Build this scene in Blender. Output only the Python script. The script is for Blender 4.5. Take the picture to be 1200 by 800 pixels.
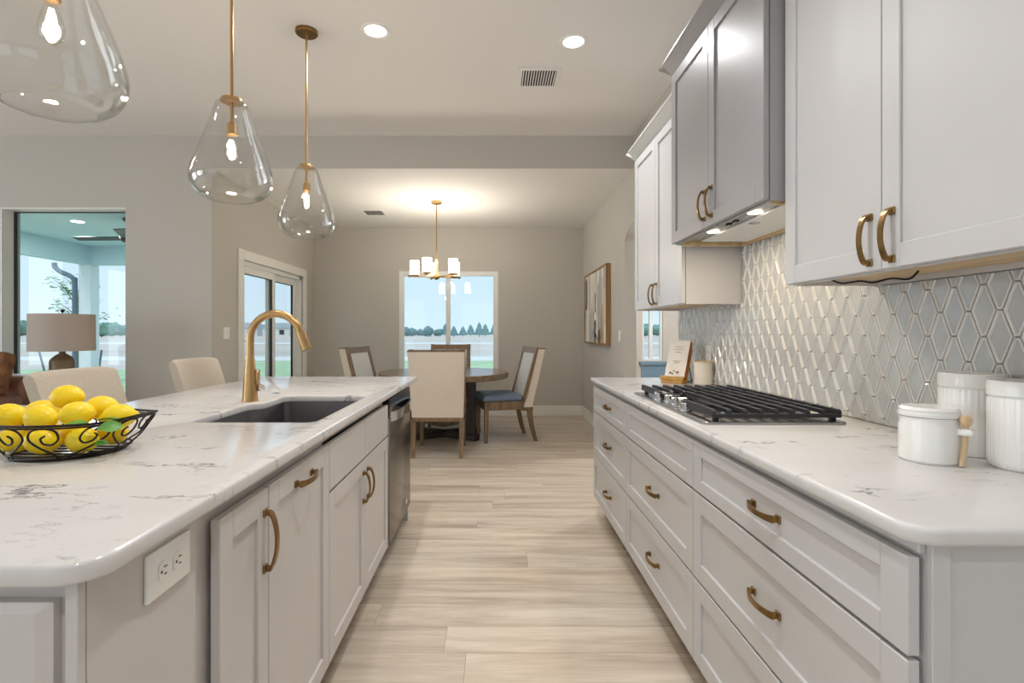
import bpy, bmesh, math, random
from mathutils import Vector, Matrix, noise as mnoise

random.seed(7)
scene = bpy.context.scene
for _o in list(bpy.data.objects):
    bpy.data.objects.remove(_o)
PI = math.pi

# ---------------------------------------------------------------- camera
F = 610.0            # focal length in pixels of a 1200x800 frame
VX, VY = 579.0, 389.0
CH = 1.22            # camera height
cam_d = bpy.data.cameras.new('camera')
cam = bpy.data.objects.new('camera', cam_d)
scene.collection.objects.link(cam)
cam.location = (0, 0, CH)
cam.rotation_euler = (PI / 2, 0, 0)
cam_d.sensor_width = 36.0
cam_d.lens = F / 1200 * 36
cam_d.shift_x = (600 - VX) / 1200
cam_d.shift_y = -(400 - VY) / 1200
cam_d.clip_start = 0.05
cam_d.clip_end = 1000
scene.camera = cam


def lin(c):
    c = c / 255.0
    return c / 12.92 if c <= 0.04045 else ((c + 0.055) / 1.055) ** 2.4


def S(r, g, b):
    return (lin(r), lin(g), lin(b), 1.0)


# ---------------------------------------------------------------- world, sun, exposure
scene.view_settings.view_transform = 'Standard'
scene.view_settings.look = 'None'
scene.view_settings.gamma = 1.0
scene.view_settings.use_curve_mapping = False
scene.view_settings.exposure = 0.20
scene.cycles.use_denoising = True
scene.cycles.max_bounces = 10
scene.cycles.diffuse_bounces = 5
scene.cycles.transparent_max_bounces = 16
scene.cycles.sample_clamp_indirect = 6.0

world = bpy.data.worlds.new('overcast_sky')
scene.world = world
world.use_nodes = True
wn, wl = world.node_tree.nodes, world.node_tree.links
wn.clear()
w_out = wn.new('ShaderNodeOutputWorld')
w_bg = wn.new('ShaderNodeBackground')
w_tc = wn.new('ShaderNodeTexCoord')
w_sep = wn.new('ShaderNodeSeparateXYZ')
w_ramp = wn.new('ShaderNodeValToRGB')
w_ramp.color_ramp.elements[0].position = 0.0
w_ramp.color_ramp.elements[0].color = S(212, 232, 246)
w_ramp.color_ramp.elements[1].position = 0.45
w_ramp.color_ramp.elements[1].color = S(180, 214, 244)
wl.new(w_tc.outputs['Generated'], w_sep.inputs[0])
wl.new(w_sep.outputs['Z'], w_ramp.inputs['Fac'])
wl.new(w_ramp.outputs['Color'], w_bg.inputs['Color'])
wl.new(w_bg.outputs[0], w_out.inputs[0])
w_bg.inputs['Strength'].default_value = 1.05


def add_light(name, kind, loc, energy, color=(1, 1, 1), size=0.1, rot=(0, 0, 0), spread=None):
    d = bpy.data.lights.new(name, kind)
    d.energy = energy
    d.color = color
    if kind == 'AREA':
        d.shape = 'DISK'
        d.size = size
        if spread:
            d.spread = spread
    elif kind == 'POINT':
        d.shadow_soft_size = size
    o = bpy.data.objects.new(name, d)
    scene.collection.objects.link(o)
    o.location = loc
    o.rotation_euler = rot
    return o


sun_d = bpy.data.lights.new('hazy_sun', 'SUN')
sun_d.energy = 1.6
sun_d.angle = math.radians(25)
sun_d.color = (1.0, 0.97, 0.93)
sun = bpy.data.objects.new('hazy_sun', sun_d)
scene.collection.objects.link(sun)
sun.rotation_euler = (math.radians(35), 0, math.radians(-8))

WARM = (0.97, 0.985, 1.0)
CAN_W = 8.6
KITCHEN_CANS = [(-0.72, 3.16), (0.50, 3.28), (0.05, 1.35), (0.05, -0.5), (-0.1, -2.2)]
LIVING_CANS = [(-3.3, 2.0), (-5.4, 2.0), (-3.3, -0.6), (-5.4, -0.6)]

# added fill lamps in unseen window openings, behind the camera and far left
def window_fill(name, loc, rot, sx, sy, energy, color):
    d = bpy.data.lights.new(name, 'AREA')
    d.shape = 'RECTANGLE'
    d.size, d.size_y = sx, sy
    d.energy, d.color = energy, color
    o = bpy.data.objects.new(name, d)
    scene.collection.objects.link(o)
    o.location, o.rotation_euler = loc, rot
    return o


COOL_FILL = (0.84, 0.93, 1.0)
window_fill('unseen_window_fill', (-4.0, -3.58, 1.3), (PI / 2, 0, 0), 2.9, 2.1, 10, COOL_FILL)
window_fill('unseen_window_fill', (-0.15, -3.58, 1.3), (PI / 2, 0, 0), 2.0, 1.9, 5, COOL_FILL)
window_fill('unseen_window_fill', (-7.58, -1.2, 1.4), (PI / 2, 0, -PI / 2), 1.9, 2.1, 48, COOL_FILL)
window_fill('unseen_window_fill', (-7.58, 1.8, 1.4), (PI / 2, 0, -PI / 2), 1.9, 2.1, 48, COOL_FILL)

# key positions of the room
WX = 1.295           # right wall
YH = 4.853           # step in the ceiling, living room wall
YB = 7.60            # dining back wall
LX = -2.633          # dining left wall
CZ = 3.05            # kitchen ceiling
DZ = 2.743           # dining ceiling
CT = 0.914           # counter top height


def P(px, py, Y):
    return Vector(((px - VX) * Y / F, Y, CH - (py - VY) * Y / F))


# ---------------------------------------------------------------- mesh helpers
ORG = {}


class MB:
    def __init__(self):
        self.bm = bmesh.new()

    def box(self, a, b, bev=0.0, seg=1):
        a, b = Vector(a), Vector(b)
        lo = Vector((min(a.x, b.x), min(a.y, b.y), min(a.z, b.z)))
        hi = Vector((max(a.x, b.x), max(a.y, b.y), max(a.z, b.z)))
        m = Matrix.Translation((lo + hi) / 2) @ Matrix.Diagonal((hi.x - lo.x, hi.y - lo.y, hi.z - lo.z, 1))
        r = bmesh.ops.create_cube(self.bm, size=1.0, matrix=m)
        if bev:
            es = list({e for v in r['verts'] for e in v.link_edges})
            bmesh.ops.bevel(self.bm, geom=es, offset=bev, segments=seg, affect='EDGES', profile=0.5)
        return self

    def obox(self, size, mat, bev=0.0, seg=1):
        """box of a size, centred on the origin, through a matrix"""
        m = mat @ Matrix.Diagonal((size[0], size[1], size[2], 1))
        r = bmesh.ops.create_cube(self.bm, size=1.0, matrix=m)
        if bev:
            es = list({e for v in r['verts'] for e in v.link_edges})
            bmesh.ops.bevel(self.bm, geom=es, offset=bev, segments=seg, affect='EDGES', profile=0.5)
        return self

    def face(self, pts):
        try:
            return self.bm.faces.new([self.bm.verts.new(p) for p in pts])
        except ValueError:
            return None

    def loft(self, rings, closed=True, cap0=True, cap1=True, loop=False):
        """rings: list of lists of points with equal counts"""
        vs = [[self.bm.verts.new(p) for p in r] for r in rings]
        n = len(vs[0])
        m = len(vs)
        for i in range(m if loop else m - 1):
            A, B = vs[i], vs[(i + 1) % m]
            for j in range(n if closed else n - 1):
                k = (j + 1) % n
                try:
                    self.bm.faces.new((A[j], A[k], B[k], B[j]))
                except ValueError:
                    pass
        if closed and not loop:
            if cap0:
                self.bm.faces.new(list(reversed(vs[0])))
            if cap1:
                self.bm.faces.new(vs[-1])
        return self

    def lathe(self, prof, c=(0, 0, 0), n=40, cap0=False, cap1=False, loop=False, sx=1.0, sy=1.0, flute=0, fd=0.0):
        rings = []
        for r, z in prof:
            ring = []
            for k in range(n):
                a = 2 * PI * k / n
                rr = r * (1 - fd * (0.5 + 0.5 * math.cos(flute * a))) if flute else r
                ring.append(Vector((c[0] + rr * sx * math.cos(a), c[1] + rr * sy * math.sin(a), c[2] + z)))
            rings.append(ring)
        return self.loft(rings, True, cap0, cap1, loop)

    def tube(self, pts, r, n=10, closed=False, caps=True):
        pts = [Vector(p) for p in pts]
        m = len(pts)
        rad = r if isinstance(r, (list, tuple)) else [r] * m
        rings = []
        prev = None
        for i in range(m):
            if closed:
                t = pts[(i + 1) % m] - pts[i - 1]
            else:
                t = pts[min(i + 1, m - 1)] - pts[max(i - 1, 0)]
            if t.length < 1e-9:
                t = Vector((0, 0, 1))
            t.normalize()
            if prev is None:
                ref = Vector((0, 0, 1)) if abs(t.z) < 0.9 else Vector((1, 0, 0))
                u = t.cross(ref).normalized()
            else:
                u = prev - t * prev.dot(t)
                if u.length < 1e-6:
                    u = t.orthogonal()
                u.normalize()
            prev = u
            w = t.cross(u)
            rings.append([pts[i] + (u * math.cos(2 * PI * k / n) + w * math.sin(2 * PI * k / n)) * rad[i] for k in range(n)])
        return self.loft(rings, True, caps, caps, closed)

    def cyl(self, a, b, r, n=20, r2=None):
        return self.tube([a, b], [r, r2 if r2 is not None else r], n)

    def ell(self, c, rad, rot=None, u=20, v=12, fn=None):
        R = rot or Matrix.Identity(3)
        rings = []
        for i in range(1, v):
            th = PI * i / v
            ring = []
            for k in range(u):
                ph = 2 * PI * k / u
                d = Vector((math.sin(th) * math.cos(ph), math.sin(th) * math.sin(ph), math.cos(th)))
                s = fn(d) if fn else 1.0
                p = Vector((d.x * rad[0], d.y * rad[1], d.z * rad[2])) * s
                ring.append(Vector(c) + R @ p)
            rings.append(ring)
        vs = [[self.bm.verts.new(p) for p in r] for r in rings]
        for i in range(len(vs) - 1):
            for k in range(u):
                self.bm.faces.new((vs[i][k], vs[i + 1][k], vs[i + 1][(k + 1) % u], vs[i][(k + 1) % u]))
        for e, z in ((0, 1.0), (-1, -1.0)):
            d = Vector((0, 0, z))
            s = fn(d) if fn else 1.0
            pole = self.bm.verts.new(Vector(c) + R @ (Vector((0, 0, z * rad[2])) * s))
            for k in range(u):
                a, b = vs[e][k], vs[e][(k + 1) % u]
                self.bm.faces.new((pole, a, b) if z > 0 else (pole, b, a))
        return self

    def prism(self, poly, z0, z1, bev=0.0, seg=2, hole=None):
        """polygon in XY (optionally with a hole) extruded between z0 and z1"""
        bm = bmesh.new()
        def loop(pl):
            vs = [bm.verts.new((p[0], p[1], z1)) for p in pl]
            return [bm.edges.new((vs[i], vs[(i + 1) % len(vs)])) for i in range(len(vs))]
        es = loop(poly)
        if hole:
            es += loop(hole)
            bmesh.ops.triangle_fill(bm, use_beauty=True, use_dissolve=False, edges=es, normal=(0, 0, 1))
        else:
            bm.faces.new([v for v in bm.verts])
        for f in bm.faces:
            if f.normal.z < 0:
                f.normal_flip()
        r = bmesh.ops.extrude_face_region(bm, geom=list(bm.faces))
        for g in r['geom']:
            if isinstance(g, bmesh.types.BMVert):
                g.co.z = z0
        bmesh.ops.recalc_face_normals(bm, faces=bm.faces)
        if bev:
            ed = [e for e in bm.edges if len(e.link_faces) == 2 and
                  abs(e.link_faces[0].normal.dot(e.link_faces[1].normal)) < 0.2 and
                  abs(e.verts[0].co.z - e.verts[1].co.z) < 1e-6]
            bmesh.ops.bevel(bm, geom=ed, offset=bev, segments=seg, affect='EDGES', profile=0.5)
        self.merge(bm)
        return self

    def merge(self, bm, mat=None):
        me = bpy.data.meshes.new('tmp')
        bm.to_mesh(me)
        bm.free()
        if mat:
            me.transform(mat)
        self.bm.from_mesh(me)
        bpy.data.meshes.remove(me)

    def build(self, name, mat, parent=None, smooth=35, recalc=True, solid=None):
        if recalc:
            bmesh.ops.recalc_face_normals(self.bm, faces=self.bm.faces)
        me = bpy.data.meshes.new(name)
        self.bm.to_mesh(me)
        self.bm.free()
        o = bpy.data.objects.new(name, me)
        scene.collection.objects.link(o)
        if parent is not None:
            org = ORG[parent.name]
            o.parent = parent
            me.transform(Matrix.Translation(-org))
            ORG[o.name] = org.copy()
        else:
            lo = [min((v.co[i] for v in me.vertices), default=0) for i in range(3)]
            hi = [max((v.co[i] for v in me.vertices), default=0) for i in range(3)]
            org = Vector(((lo[0] + hi[0]) / 2, (lo[1] + hi[1]) / 2, lo[2]))
            me.transform(Matrix.Translation(-org))
            o.location = org
            ORG[o.name] = org
        if smooth:
            for p in me.polygons:
                p.use_smooth = True
            me.set_sharp_from_angle(angle=math.radians(smooth))
        me.materials.append(mat)
        return o


def tag(o, label, cat, group=None, kind=None):
    o['label'] = label
    o['category'] = cat
    if group:
        o['group'] = group
    if kind:
        o['kind'] = kind
    return o


def thing(name, loc, label, cat, group=None):
    o = bpy.data.objects.new(name, None)
    o.empty_display_size = 0.05
    scene.collection.objects.link(o)
    o.location = loc
    ORG[o.name] = Vector(loc)
    return tag(o, label, cat, group)


def struct(name, mb, mat, label=None, parent=None, smooth=35):
    o = mb.build(name, mat, parent, smooth=smooth)
    if parent is None:
        o['kind'] = 'structure'
        if label:
            o['label'] = label
            o['category'] = name.split('_')[0]
    return o


def dup(root, loc, rotz, label, group=None):
    r = root.copy()
    scene.collection.objects.link(r)
    r.location = loc
    r.rotation_euler = (0, 0, rotz)
    r['label'] = label
    if group:
        r['group'] = group
    for ch in list(root.children):
        c = ch.copy()
        scene.collection.objects.link(c)
        c.parent = r
        for g in list(ch.children):
            d = g.copy()
            scene.collection.objects.link(d)
            d.parent = c
    return r


def arc(cx, cy, r, a0, a1, n):
    return [(cx + r * math.cos(math.radians(a0 + (a1 - a0) * i / n)), cy + r * math.sin(math.radians(a0 + (a1 - a0) * i / n))) for i in range(n + 1)]


def smoothpath(pts, sub=6, closed=False):
    pts = [Vector(p) for p in pts]
    n = len(pts)
    out = []
    rng = n if closed else n - 1
    for i in range(rng):
        p0 = pts[(i - 1) % n] if closed else pts[max(i - 1, 0)]
        p1 = pts[i % n]
        p2 = pts[(i + 1) % n]
        p3 = pts[(i + 2) % n] if closed else pts[min(i + 2, n - 1)]
        for k in range(sub):
            t = k / sub
            out.append(0.5 * ((2 * p1) + (-p0 + p2) * t + (2 * p0 - 5 * p1 + 4 * p2 - p3) * t * t + (-p0 + 3 * p1 - 3 * p2 + p3) * t ** 3))
    if not closed:
        out.append(pts[-1])
    return out


# ---------------------------------------------------------------- materials
def new_mat(name):
    m = bpy.data.materials.new(name)
    m.use_nodes = True
    nt = m.node_tree
    b = nt.nodes['Principled BSDF']
    return m, nt, b


def pmat(name, col, rough=0.5, metal=0.0, noise=0.0, nscale=8.0, bump=0.0, bscale=60.0, stretch=(1, 1, 1), coat=0.0, emis=None, estr=0.0, spec=None, trans=0.0, sheen=0.0):
    m, nt, b = new_mat(name)
    b.inputs['Base Color'].default_value = col
    b.inputs['Roughness'].default_value = rough
    b.inputs['Metallic'].default_value = metal
    if coat:
        b.inputs['Coat Weight'].default_value = coat
        b.inputs['Coat Roughness'].default_value = 0.06
    if spec is not None:
        b.inputs['Specular IOR Level'].default_value = spec
    if trans:
        b.inputs['Transmission Weight'].default_value = trans
    if sheen:
        b.inputs['Sheen Weight'].default_value = sheen
    if emis:
        b.inputs['Emission Color'].default_value = emis
        b.inputs['Emission Strength'].default_value = estr
    if noise or bump:
        tc = nt.nodes.new('ShaderNodeTexCoord')
        mp = nt.nodes.new('ShaderNodeMapping')
        mp.inputs['Scale'].default_value = stretch
        nt.links.new(tc.outputs['Object'], mp.inputs['Vector'])
    if noise:
        nz = nt.nodes.new('ShaderNodeTexNoise')
        nz.inputs['Scale'].default_value = nscale
        nz.inputs['Detail'].default_value = 5
        nt.links.new(mp.outputs[0], nz.inputs['Vector'])
        rp = nt.nodes.new('ShaderNodeValToRGB')
        rp.color_ramp.elements[0].position = 0.3
        rp.color_ramp.elements[1].position = 0.7
        rp.color_ramp.elements[0].color = tuple(c * (1 - noise) for c in col[:3]) + (1,)
        rp.color_ramp.elements[1].color = tuple(min(1, c * (1 + noise)) for c in col[:3]) + (1,)
        nt.links.new(nz.outputs['Fac'], rp.inputs['Fac'])
        nt.links.new(rp.outputs['Color'], b.inputs['Base Color'])
    if bump:
        nb = nt.nodes.new('ShaderNodeTexNoise')
        nb.inputs['Scale'].default_value = bscale
        nb.inputs['Detail'].default_value = 3
        nt.links.new(mp.outputs[0], nb.inputs['Vector'])
        bp = nt.nodes.new('ShaderNodeBump')
        bp.inputs['Strength'].default_value = bump
        bp.inputs['Distance'].default_value = 0.002
        nt.links.new(nb.outputs['Fac'], bp.inputs['Height'])
        nt.links.new(bp.outputs[0], b.inputs['Normal'])
    return m


def glass_mat(name, tint=(0.97, 0.98, 0.98, 1), base=0.05, edge=0.55, power=3.0, rough=0.0, bump=0.0):
    m = bpy.data.materials.new(name)
    m.use_nodes = True
    nt = m.node_tree
    nt.nodes.clear()
    out = nt.nodes.new('ShaderNodeOutputMaterial')
    mix = nt.nodes.new('ShaderNodeMixShader')
    tr = nt.nodes.new('ShaderNodeBsdfTransparent')
    tr.inputs['Color'].default_value = tint
    gl = nt.nodes.new('ShaderNodeBsdfGlossy')
    gl.inputs['Roughness'].default_value = rough
    lw = nt.nodes.new('ShaderNodeLayerWeight')
    lw.inputs['Blend'].default_value = 0.5
    pw = nt.nodes.new('ShaderNodeMath')
    pw.operation = 'POWER'
    pw.inputs[1].default_value = power
    ma = nt.nodes.new('ShaderNodeMath')
    ma.operation = 'MULTIPLY_ADD'
    ma.inputs[1].default_value = edge
    ma.inputs[2].default_value = base
    nt.links.new(lw.outputs['Facing'], pw.inputs[0])
    nt.links.new(pw.outputs[0], ma.inputs[0])
    nt.links.new(ma.outputs[0], mix.inputs['Fac'])
    nt.links.new(tr.outputs[0], mix.inputs[1])
    nt.links.new(gl.outputs[0], mix.inputs[2])
    nt.links.new(mix.outputs[0], out.inputs['Surface'])
    if bump:
        tc = nt.nodes.new('ShaderNodeTexCoord')
        nb = nt.nodes.new('ShaderNodeTexNoise')
        nb.inputs['Scale'].default_value = 9
        bp = nt.nodes.new('ShaderNodeBump')
        bp.inputs['Strength'].default_value = bump
        bp.inputs['Distance'].default_value = 0.01
        nt.links.new(tc.outputs['Object'], nb.inputs['Vector'])
        nt.links.new(nb.outputs['Fac'], bp.inputs['Height'])
        nt.links.new(bp.outputs[0], gl.inputs['Normal'])
    return m


def emit_mat(name, col, strength):
    m = bpy.data.materials.new(name)
    m.use_nodes = True
    nt = m.node_tree
    nt.nodes.clear()
    out = nt.nodes.new('ShaderNodeOutputMaterial')
    e = nt.nodes.new('ShaderNodeEmission')
    e.inputs['Color'].default_value = col
    e.inputs['Strength'].default_value = strength
    nt.links.new(e.outputs[0], out.inputs[0])
    return m


def quartz_mat():
    m, nt, b = new_mat('white_quartz')
    N, L = nt.nodes, nt.links
    tc = N.new('ShaderNodeNewGeometry')
    mp = N.new('ShaderNodeMapping')
    mp.inputs['Rotation'].default_value = (0, 0, math.radians(62))
    mp.inputs['Scale'].default_value = (1.0, 2.2, 1.0)
    L.new(tc.outputs['Position'], mp.inputs['Vector'])

    def vein(scale, width, seed, detail):
        nz = N.new('ShaderNodeTexNoise')
        nz.noise_dimensions = '4D'
        nz.inputs['W'].default_value = seed
        nz.inputs['Scale'].default_value = scale
        nz.inputs['Detail'].default_value = detail
        nz.inputs['Roughness'].default_value = 0.62
        L.new(mp.outputs[0], nz.inputs['Vector'])
        s = N.new('ShaderNodeMath'); s.operation = 'SUBTRACT'; s.inputs[1].default_value = 0.5
        a = N.new('ShaderNodeMath'); a.operation = 'ABSOLUTE'
        r = N.new('ShaderNodeMapRange')
        r.inputs['From Min'].default_value = 0.0
        r.inputs['From Max'].default_value = width
        r.inputs['To Min'].default_value = 1.0
        r.inputs['To Max'].default_value = 0.0
        L.new(nz.outputs['Fac'], s.inputs[0]); L.new(s.outputs[0], a.inputs[0]); L.new(a.outputs[0], r.inputs['Value'])
        return r.outputs[0]

    def mask(scale, seed, lo, hi):
        nz = N.new('ShaderNodeTexNoise')
        nz.noise_dimensions = '4D'
        nz.inputs['W'].default_value = seed
        nz.inputs['Scale'].default_value = scale
        nz.inputs['Detail'].default_value = 4
        L.new(mp.outputs[0], nz.inputs['Vector'])
        r = N.new('ShaderNodeMapRange')
        r.inputs['From Min'].default_value = lo
        r.inputs['From Max'].default_value = hi
        L.new(nz.outputs['Fac'], r.inputs['Value'])
        return r.outputs[0]

    def mul(a, c):
        x = N.new('ShaderNodeMath'); x.operation = 'MULTIPLY'
        L.new(a, x.inputs[0])
        if isinstance(c, float):
            x.inputs[1].default_value = c
        else:
            L.new(c, x.inputs[1])
        return x.outputs[0]

    v1 = mul(mul(vein(1.5, 0.010, 3.1, 7), mask(5.0, 8.2, 0.50, 0.62)), 0.85)
    v2 = mul(mul(vein(3.2, 0.012, 5.7, 6), mask(6.0, 1.4, 0.54, 0.66)), 0.5)
    mx = N.new('ShaderNodeMath'); mx.operation = 'MAXIMUM'
    L.new(v1, mx.inputs[0]); L.new(v2, mx.inputs[1])
    cl = mask(2.0, 4.4, 0.3, 0.75)
    base = N.new('ShaderNodeMix'); base.data_type = 'RGBA'
    base.inputs['A'].default_value = S(218, 215, 214)
    base.inputs['B'].default_value = S(208, 205, 203)
    L.new(cl, base.inputs['Factor'])
    fin = N.new('ShaderNodeMix'); fin.data_type = 'RGBA'
    fin.inputs['B'].default_value = S(88, 86, 86)
    L.new(mx.outputs[0], fin.inputs['Factor'])
    L.new(base.outputs['Result'], fin.inputs['A'])
    L.new(fin.outputs['Result'], b.inputs['Base Color'])
    b.inputs['Roughness'].default_value = 0.16
    return m


def floor_mat():
    m, nt, b = new_mat('oak_plank_floor')
    N, L = nt.nodes, nt.links
    tc = N.new('ShaderNodeNewGeometry')
    br = N.new('ShaderNodeTexBrick')
    br.offset = 0.0
    br.offset_frequency = 2
    br.inputs['Scale'].default_value = 1.0
    br.inputs['Mortar Size'].default_value = 0.0012
    br.inputs['Mortar Smooth'].default_value = 0.2
    br.inputs['Brick Width'].default_value = 1.5
    br.inputs['Row Height'].default_value = 0.18
    br.inputs['Color1'].default_value = (0, 0, 0, 1)
    br.inputs['Color2'].default_value = (1, 1, 1, 1)
    br.inputs['Mortar'].default_value = (0.5, 0.5, 0.5, 1)
    sx = N.new('ShaderNodeSeparateXYZ'); L.new(tc.outputs['Position'], sx.inputs[0])
    dv = N.new('ShaderNodeMath'); dv.operation = 'DIVIDE'; dv.inputs[1].default_value = 0.18; L.new(sx.outputs['Y'], dv.inputs[0])
    fl_ = N.new('ShaderNodeMath'); fl_.operation = 'FLOOR'; L.new(dv.outputs[0], fl_.inputs[0])
    wn_ = N.new('ShaderNodeTexWhiteNoise'); wn_.noise_dimensions = '1D'; L.new(fl_.outputs[0], wn_.inputs['W'])
    ml = N.new('ShaderNodeMath'); ml.operation = 'MULTIPLY_ADD'; ml.inputs[1].default_value = 4.5
    L.new(wn_.outputs['Value'], ml.inputs[0]); L.new(sx.outputs['X'], ml.inputs[2])
    cx_ = N.new('ShaderNodeCombineXYZ'); L.new(ml.outputs[0], cx_.inputs['X']); L.new(sx.outputs['Y'], cx_.inputs['Y'])
    L.new(cx_.outputs[0], br.inputs['Vector'])

    def grain(sx, sy, det, wmul):
        mp = N.new('ShaderNodeMapping')
        mp.inputs['Scale'].default_value = (sx, sy, 1)
        L.new(tc.outputs['Position'], mp.inputs['Vector'])
        nz = N.new('ShaderNodeTexNoise')
        nz.noise_dimensions = '4D'
        nz.inputs['Scale'].default_value = 1.0
        nz.inputs['Detail'].default_value = det
        nz.inputs['Roughness'].default_value = 0.6
        nz.inputs['Distortion'].default_value = 0.6
        L.new(mp.outputs[0], nz.inputs['Vector'])
        w = N.new('ShaderNodeMath'); w.operation = 'MULTIPLY'; w.inputs[1].default_value = wmul
        L.new(br.outputs['Color'], w.inputs[0])
        L.new(w.outputs[0], nz.inputs['W'])
        return nz.outputs['Fac']

    g1 = grain(0.9, 9.0, 5, 13.0)
    g2 = grain(4.0, 90.0, 4, 29.0)
    r1 = N.new('ShaderNodeValToRGB')
    e = r1.color_ramp.elements
    e[0].position = 0.28; e[0].color = S(166, 150, 133)
    e[1].position = 0.72; e[1].color = S(232, 222, 207)
    k = e.new(0.5); k.color = S(210, 196, 178)
    L.new(g1, r1.inputs['Fac'])
    mx = N.new('ShaderNodeMix'); mx.data_type = 'RGBA'; mx.blend_type = 'MULTIPLY'
    r2 = N.new('ShaderNodeValToRGB')
    r2.color_ramp.elements[0].position = 0.3; r2.color_ramp.elements[0].color = (0.80, 0.78, 0.76, 1)
    r2.color_ramp.elements[1].position = 0.6; r2.color_ramp.elements[1].color = (1, 1, 1, 1)
    L.new(g2, r2.inputs['Fac'])
    mx.inputs['Factor'].default_value = 0.8
    L.new(r1.outputs['Color'], mx.inputs['A']); L.new(r2.outputs['Color'], mx.inputs['B'])
    tone = N.new('ShaderNodeMix'); tone.data_type = 'RGBA'; tone.blend_type = 'MULTIPLY'
    tone.inputs['Factor'].default_value = 1.0
    r3 = N.new('ShaderNodeValToRGB')
    r3.color_ramp.elements[0].color = (0.90, 0.895, 0.89, 1)
    r3.color_ramp.elements[1].color = (1.02, 1.0, 0.98, 1)
    L.new(br.outputs['Color'], r3.inputs['Fac'])
    L.new(mx.outputs['Result'], tone.inputs['A']); L.new(r3.outputs['Color'], tone.inputs['B'])
    seam = N.new('ShaderNodeMix'); seam.data_type = 'RGBA'
    seam.inputs['B'].default_value = S(158, 142, 124)
    L.new(br.outputs['Fac'], seam.inputs['Factor'])
    L.new(tone.outputs['Result'], seam.inputs['A'])
    L.new(seam.outputs['Result'], b.inputs['Base Color'])
    b.inputs['Roughness'].default_value = 0.33
    b.inputs['Specular IOR Level'].default_value = 0.45
    bp = N.new('ShaderNodeBump')
    bp.inputs['Strength'].default_value = 0.12
    bp.inputs['Distance'].default_value = 0.002
    L.new(g2, bp.inputs['Height'])
    L.new(bp.outputs[0], b.inputs['Normal'])
    return m


def wood_mat(name, dark, light, axis='x', rough=0.45, scale=1.0):
    m, nt, b = new_mat(name)
    N, L = nt.nodes, nt.links
    tc = N.new('ShaderNodeTexCoord')
    mp = N.new('ShaderNodeMapping')
    st = {'x': (3, 30, 30), 'y': (30, 3, 30), 'z': (30, 30, 3)}[axis]
    mp.inputs['Scale'].default_value = tuple(s * scale for s in st)
    nz = N.new('ShaderNodeTexNoise')
    nz.inputs['Scale'].default_value = 1.0
    nz.inputs['Detail'].default_value = 5
    nz.inputs['Distortion'].default_value = 0.8
    rp = N.new('ShaderNodeValToRGB')
    rp.color_ramp.elements[0].position = 0.3
    rp.color_ramp.elements[0].color = dark
    rp.color_ramp.elements[1].position = 0.7
    rp.color_ramp.elements[1].color = light
    L.new(tc.outputs['Object'], mp.inputs['Vector'])
    L.new(mp.outputs[0], nz.inputs['Vector'])
    L.new(nz.outputs['Fac'], rp.inputs['Fac'])
    L.new(rp.outputs['Color'], b.inputs['Base Color'])
    b.inputs['Roughness'].default_value = rough
    return m


M = {}
M['wall'] = pmat('greige_wall_paint', S(195, 190, 182), 0.75, bump=0.05, bscale=180)
M['ceiling'] = pmat('ceiling_paint', S(234, 231, 228), 0.85, bump=0.08, bscale=120)
M['trim'] = pmat('white_trim_paint', S(238, 235, 229), 0.4)
M['floor'] = floor_mat()
M['white'] = pmat('white_cabinet_paint', S(202, 200, 200), 0.35, noise=0.015, nscale=3)
M['grey'] = pmat('grey_cabinet_paint', S(156, 153, 155), 0.33, noise=0.02, nscale=3)
M['island_grey'] = pmat('light_grey_island_paint', S(200, 195, 192), 0.33, noise=0.02, nscale=3)
M['dark_gap'] = pmat('toe_kick_brown', S(82, 72, 62), 0.7)
M['quartz'] = quartz_mat()
M['brass'] = pmat('brushed_brass', S(190, 154, 106), 0.30, 1.0, noise=0.08, nscale=40, stretch=(1, 1, 0.05))
M['antique'] = pmat('antique_brass', S(150, 120, 76), 0.3, 1.0, noise=0.25, nscale=30)
M['steel'] = pmat('stainless_steel', S(168, 168, 170), 0.25, 1.0, noise=0.05, nscale=30, stretch=(0.05, 1, 1))
M['dark_steel'] = pmat('dark_stainless', S(128, 124, 120), 0.22, 1.0, noise=0.05, nscale=30, stretch=(1, 0.05, 1))
M['sink_steel'] = pmat('sink_steel', S(150, 148, 150), 0.35, 1.0, noise=0.05, nscale=30)
M['chrome'] = pmat('chrome', S(225, 225, 228), 0.08, 1.0)
M['iron'] = pmat('cast_iron', S(36, 37, 42), 0.42, 0.0, bump=0.2, bscale=300)
M['black_metal'] = pmat('black_wire', S(34, 27, 25), 0.4, 0.6)
M['black_plastic'] = pmat('black_plastic', S(22, 23, 27), 0.15)
M['tile'] = pmat('grey_ceramic_tile', S(184, 186, 187), 0.16, noise=0.05, nscale=14, coat=0.5)
M['tile_edge'] = pmat('pale_tile_edge', S(226, 225, 221), 0.2, coat=0.5)
M['grout'] = pmat('tile_grout', S(150, 147, 143), 0.8)
M['ceramic'] = pmat('white_ceramic', S(240, 238, 234), 0.22, coat=0.3)
M['cream_ceramic'] = pmat('cream_ceramic', S(228, 218, 204), 0.4)
M['plate'] = pmat('white_plastic_plate', S(240, 239, 236), 0.35)
M['slot'] = pmat('outlet_slot', S(60, 58, 56), 0.6)
M['light_wood'] = wood_mat('beech_wood', S(200, 168, 126), S(226, 200, 162), 'z')
M['cab_wood'] = wood_mat('maple_underside', S(196, 164, 116), S(220, 194, 150), 'y')
M['oak'] = wood_mat('weathered_oak', S(104, 82, 58), S(142, 116, 86), 'z')
M['oak_x'] = wood_mat('weathered_oak_top', S(106, 88, 70), S(146, 124, 100), 'x', rough=0.25)
M['dark_wood'] = wood_mat('dark_walnut', S(44, 34, 30), S(72, 54, 44), 'z')
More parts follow.
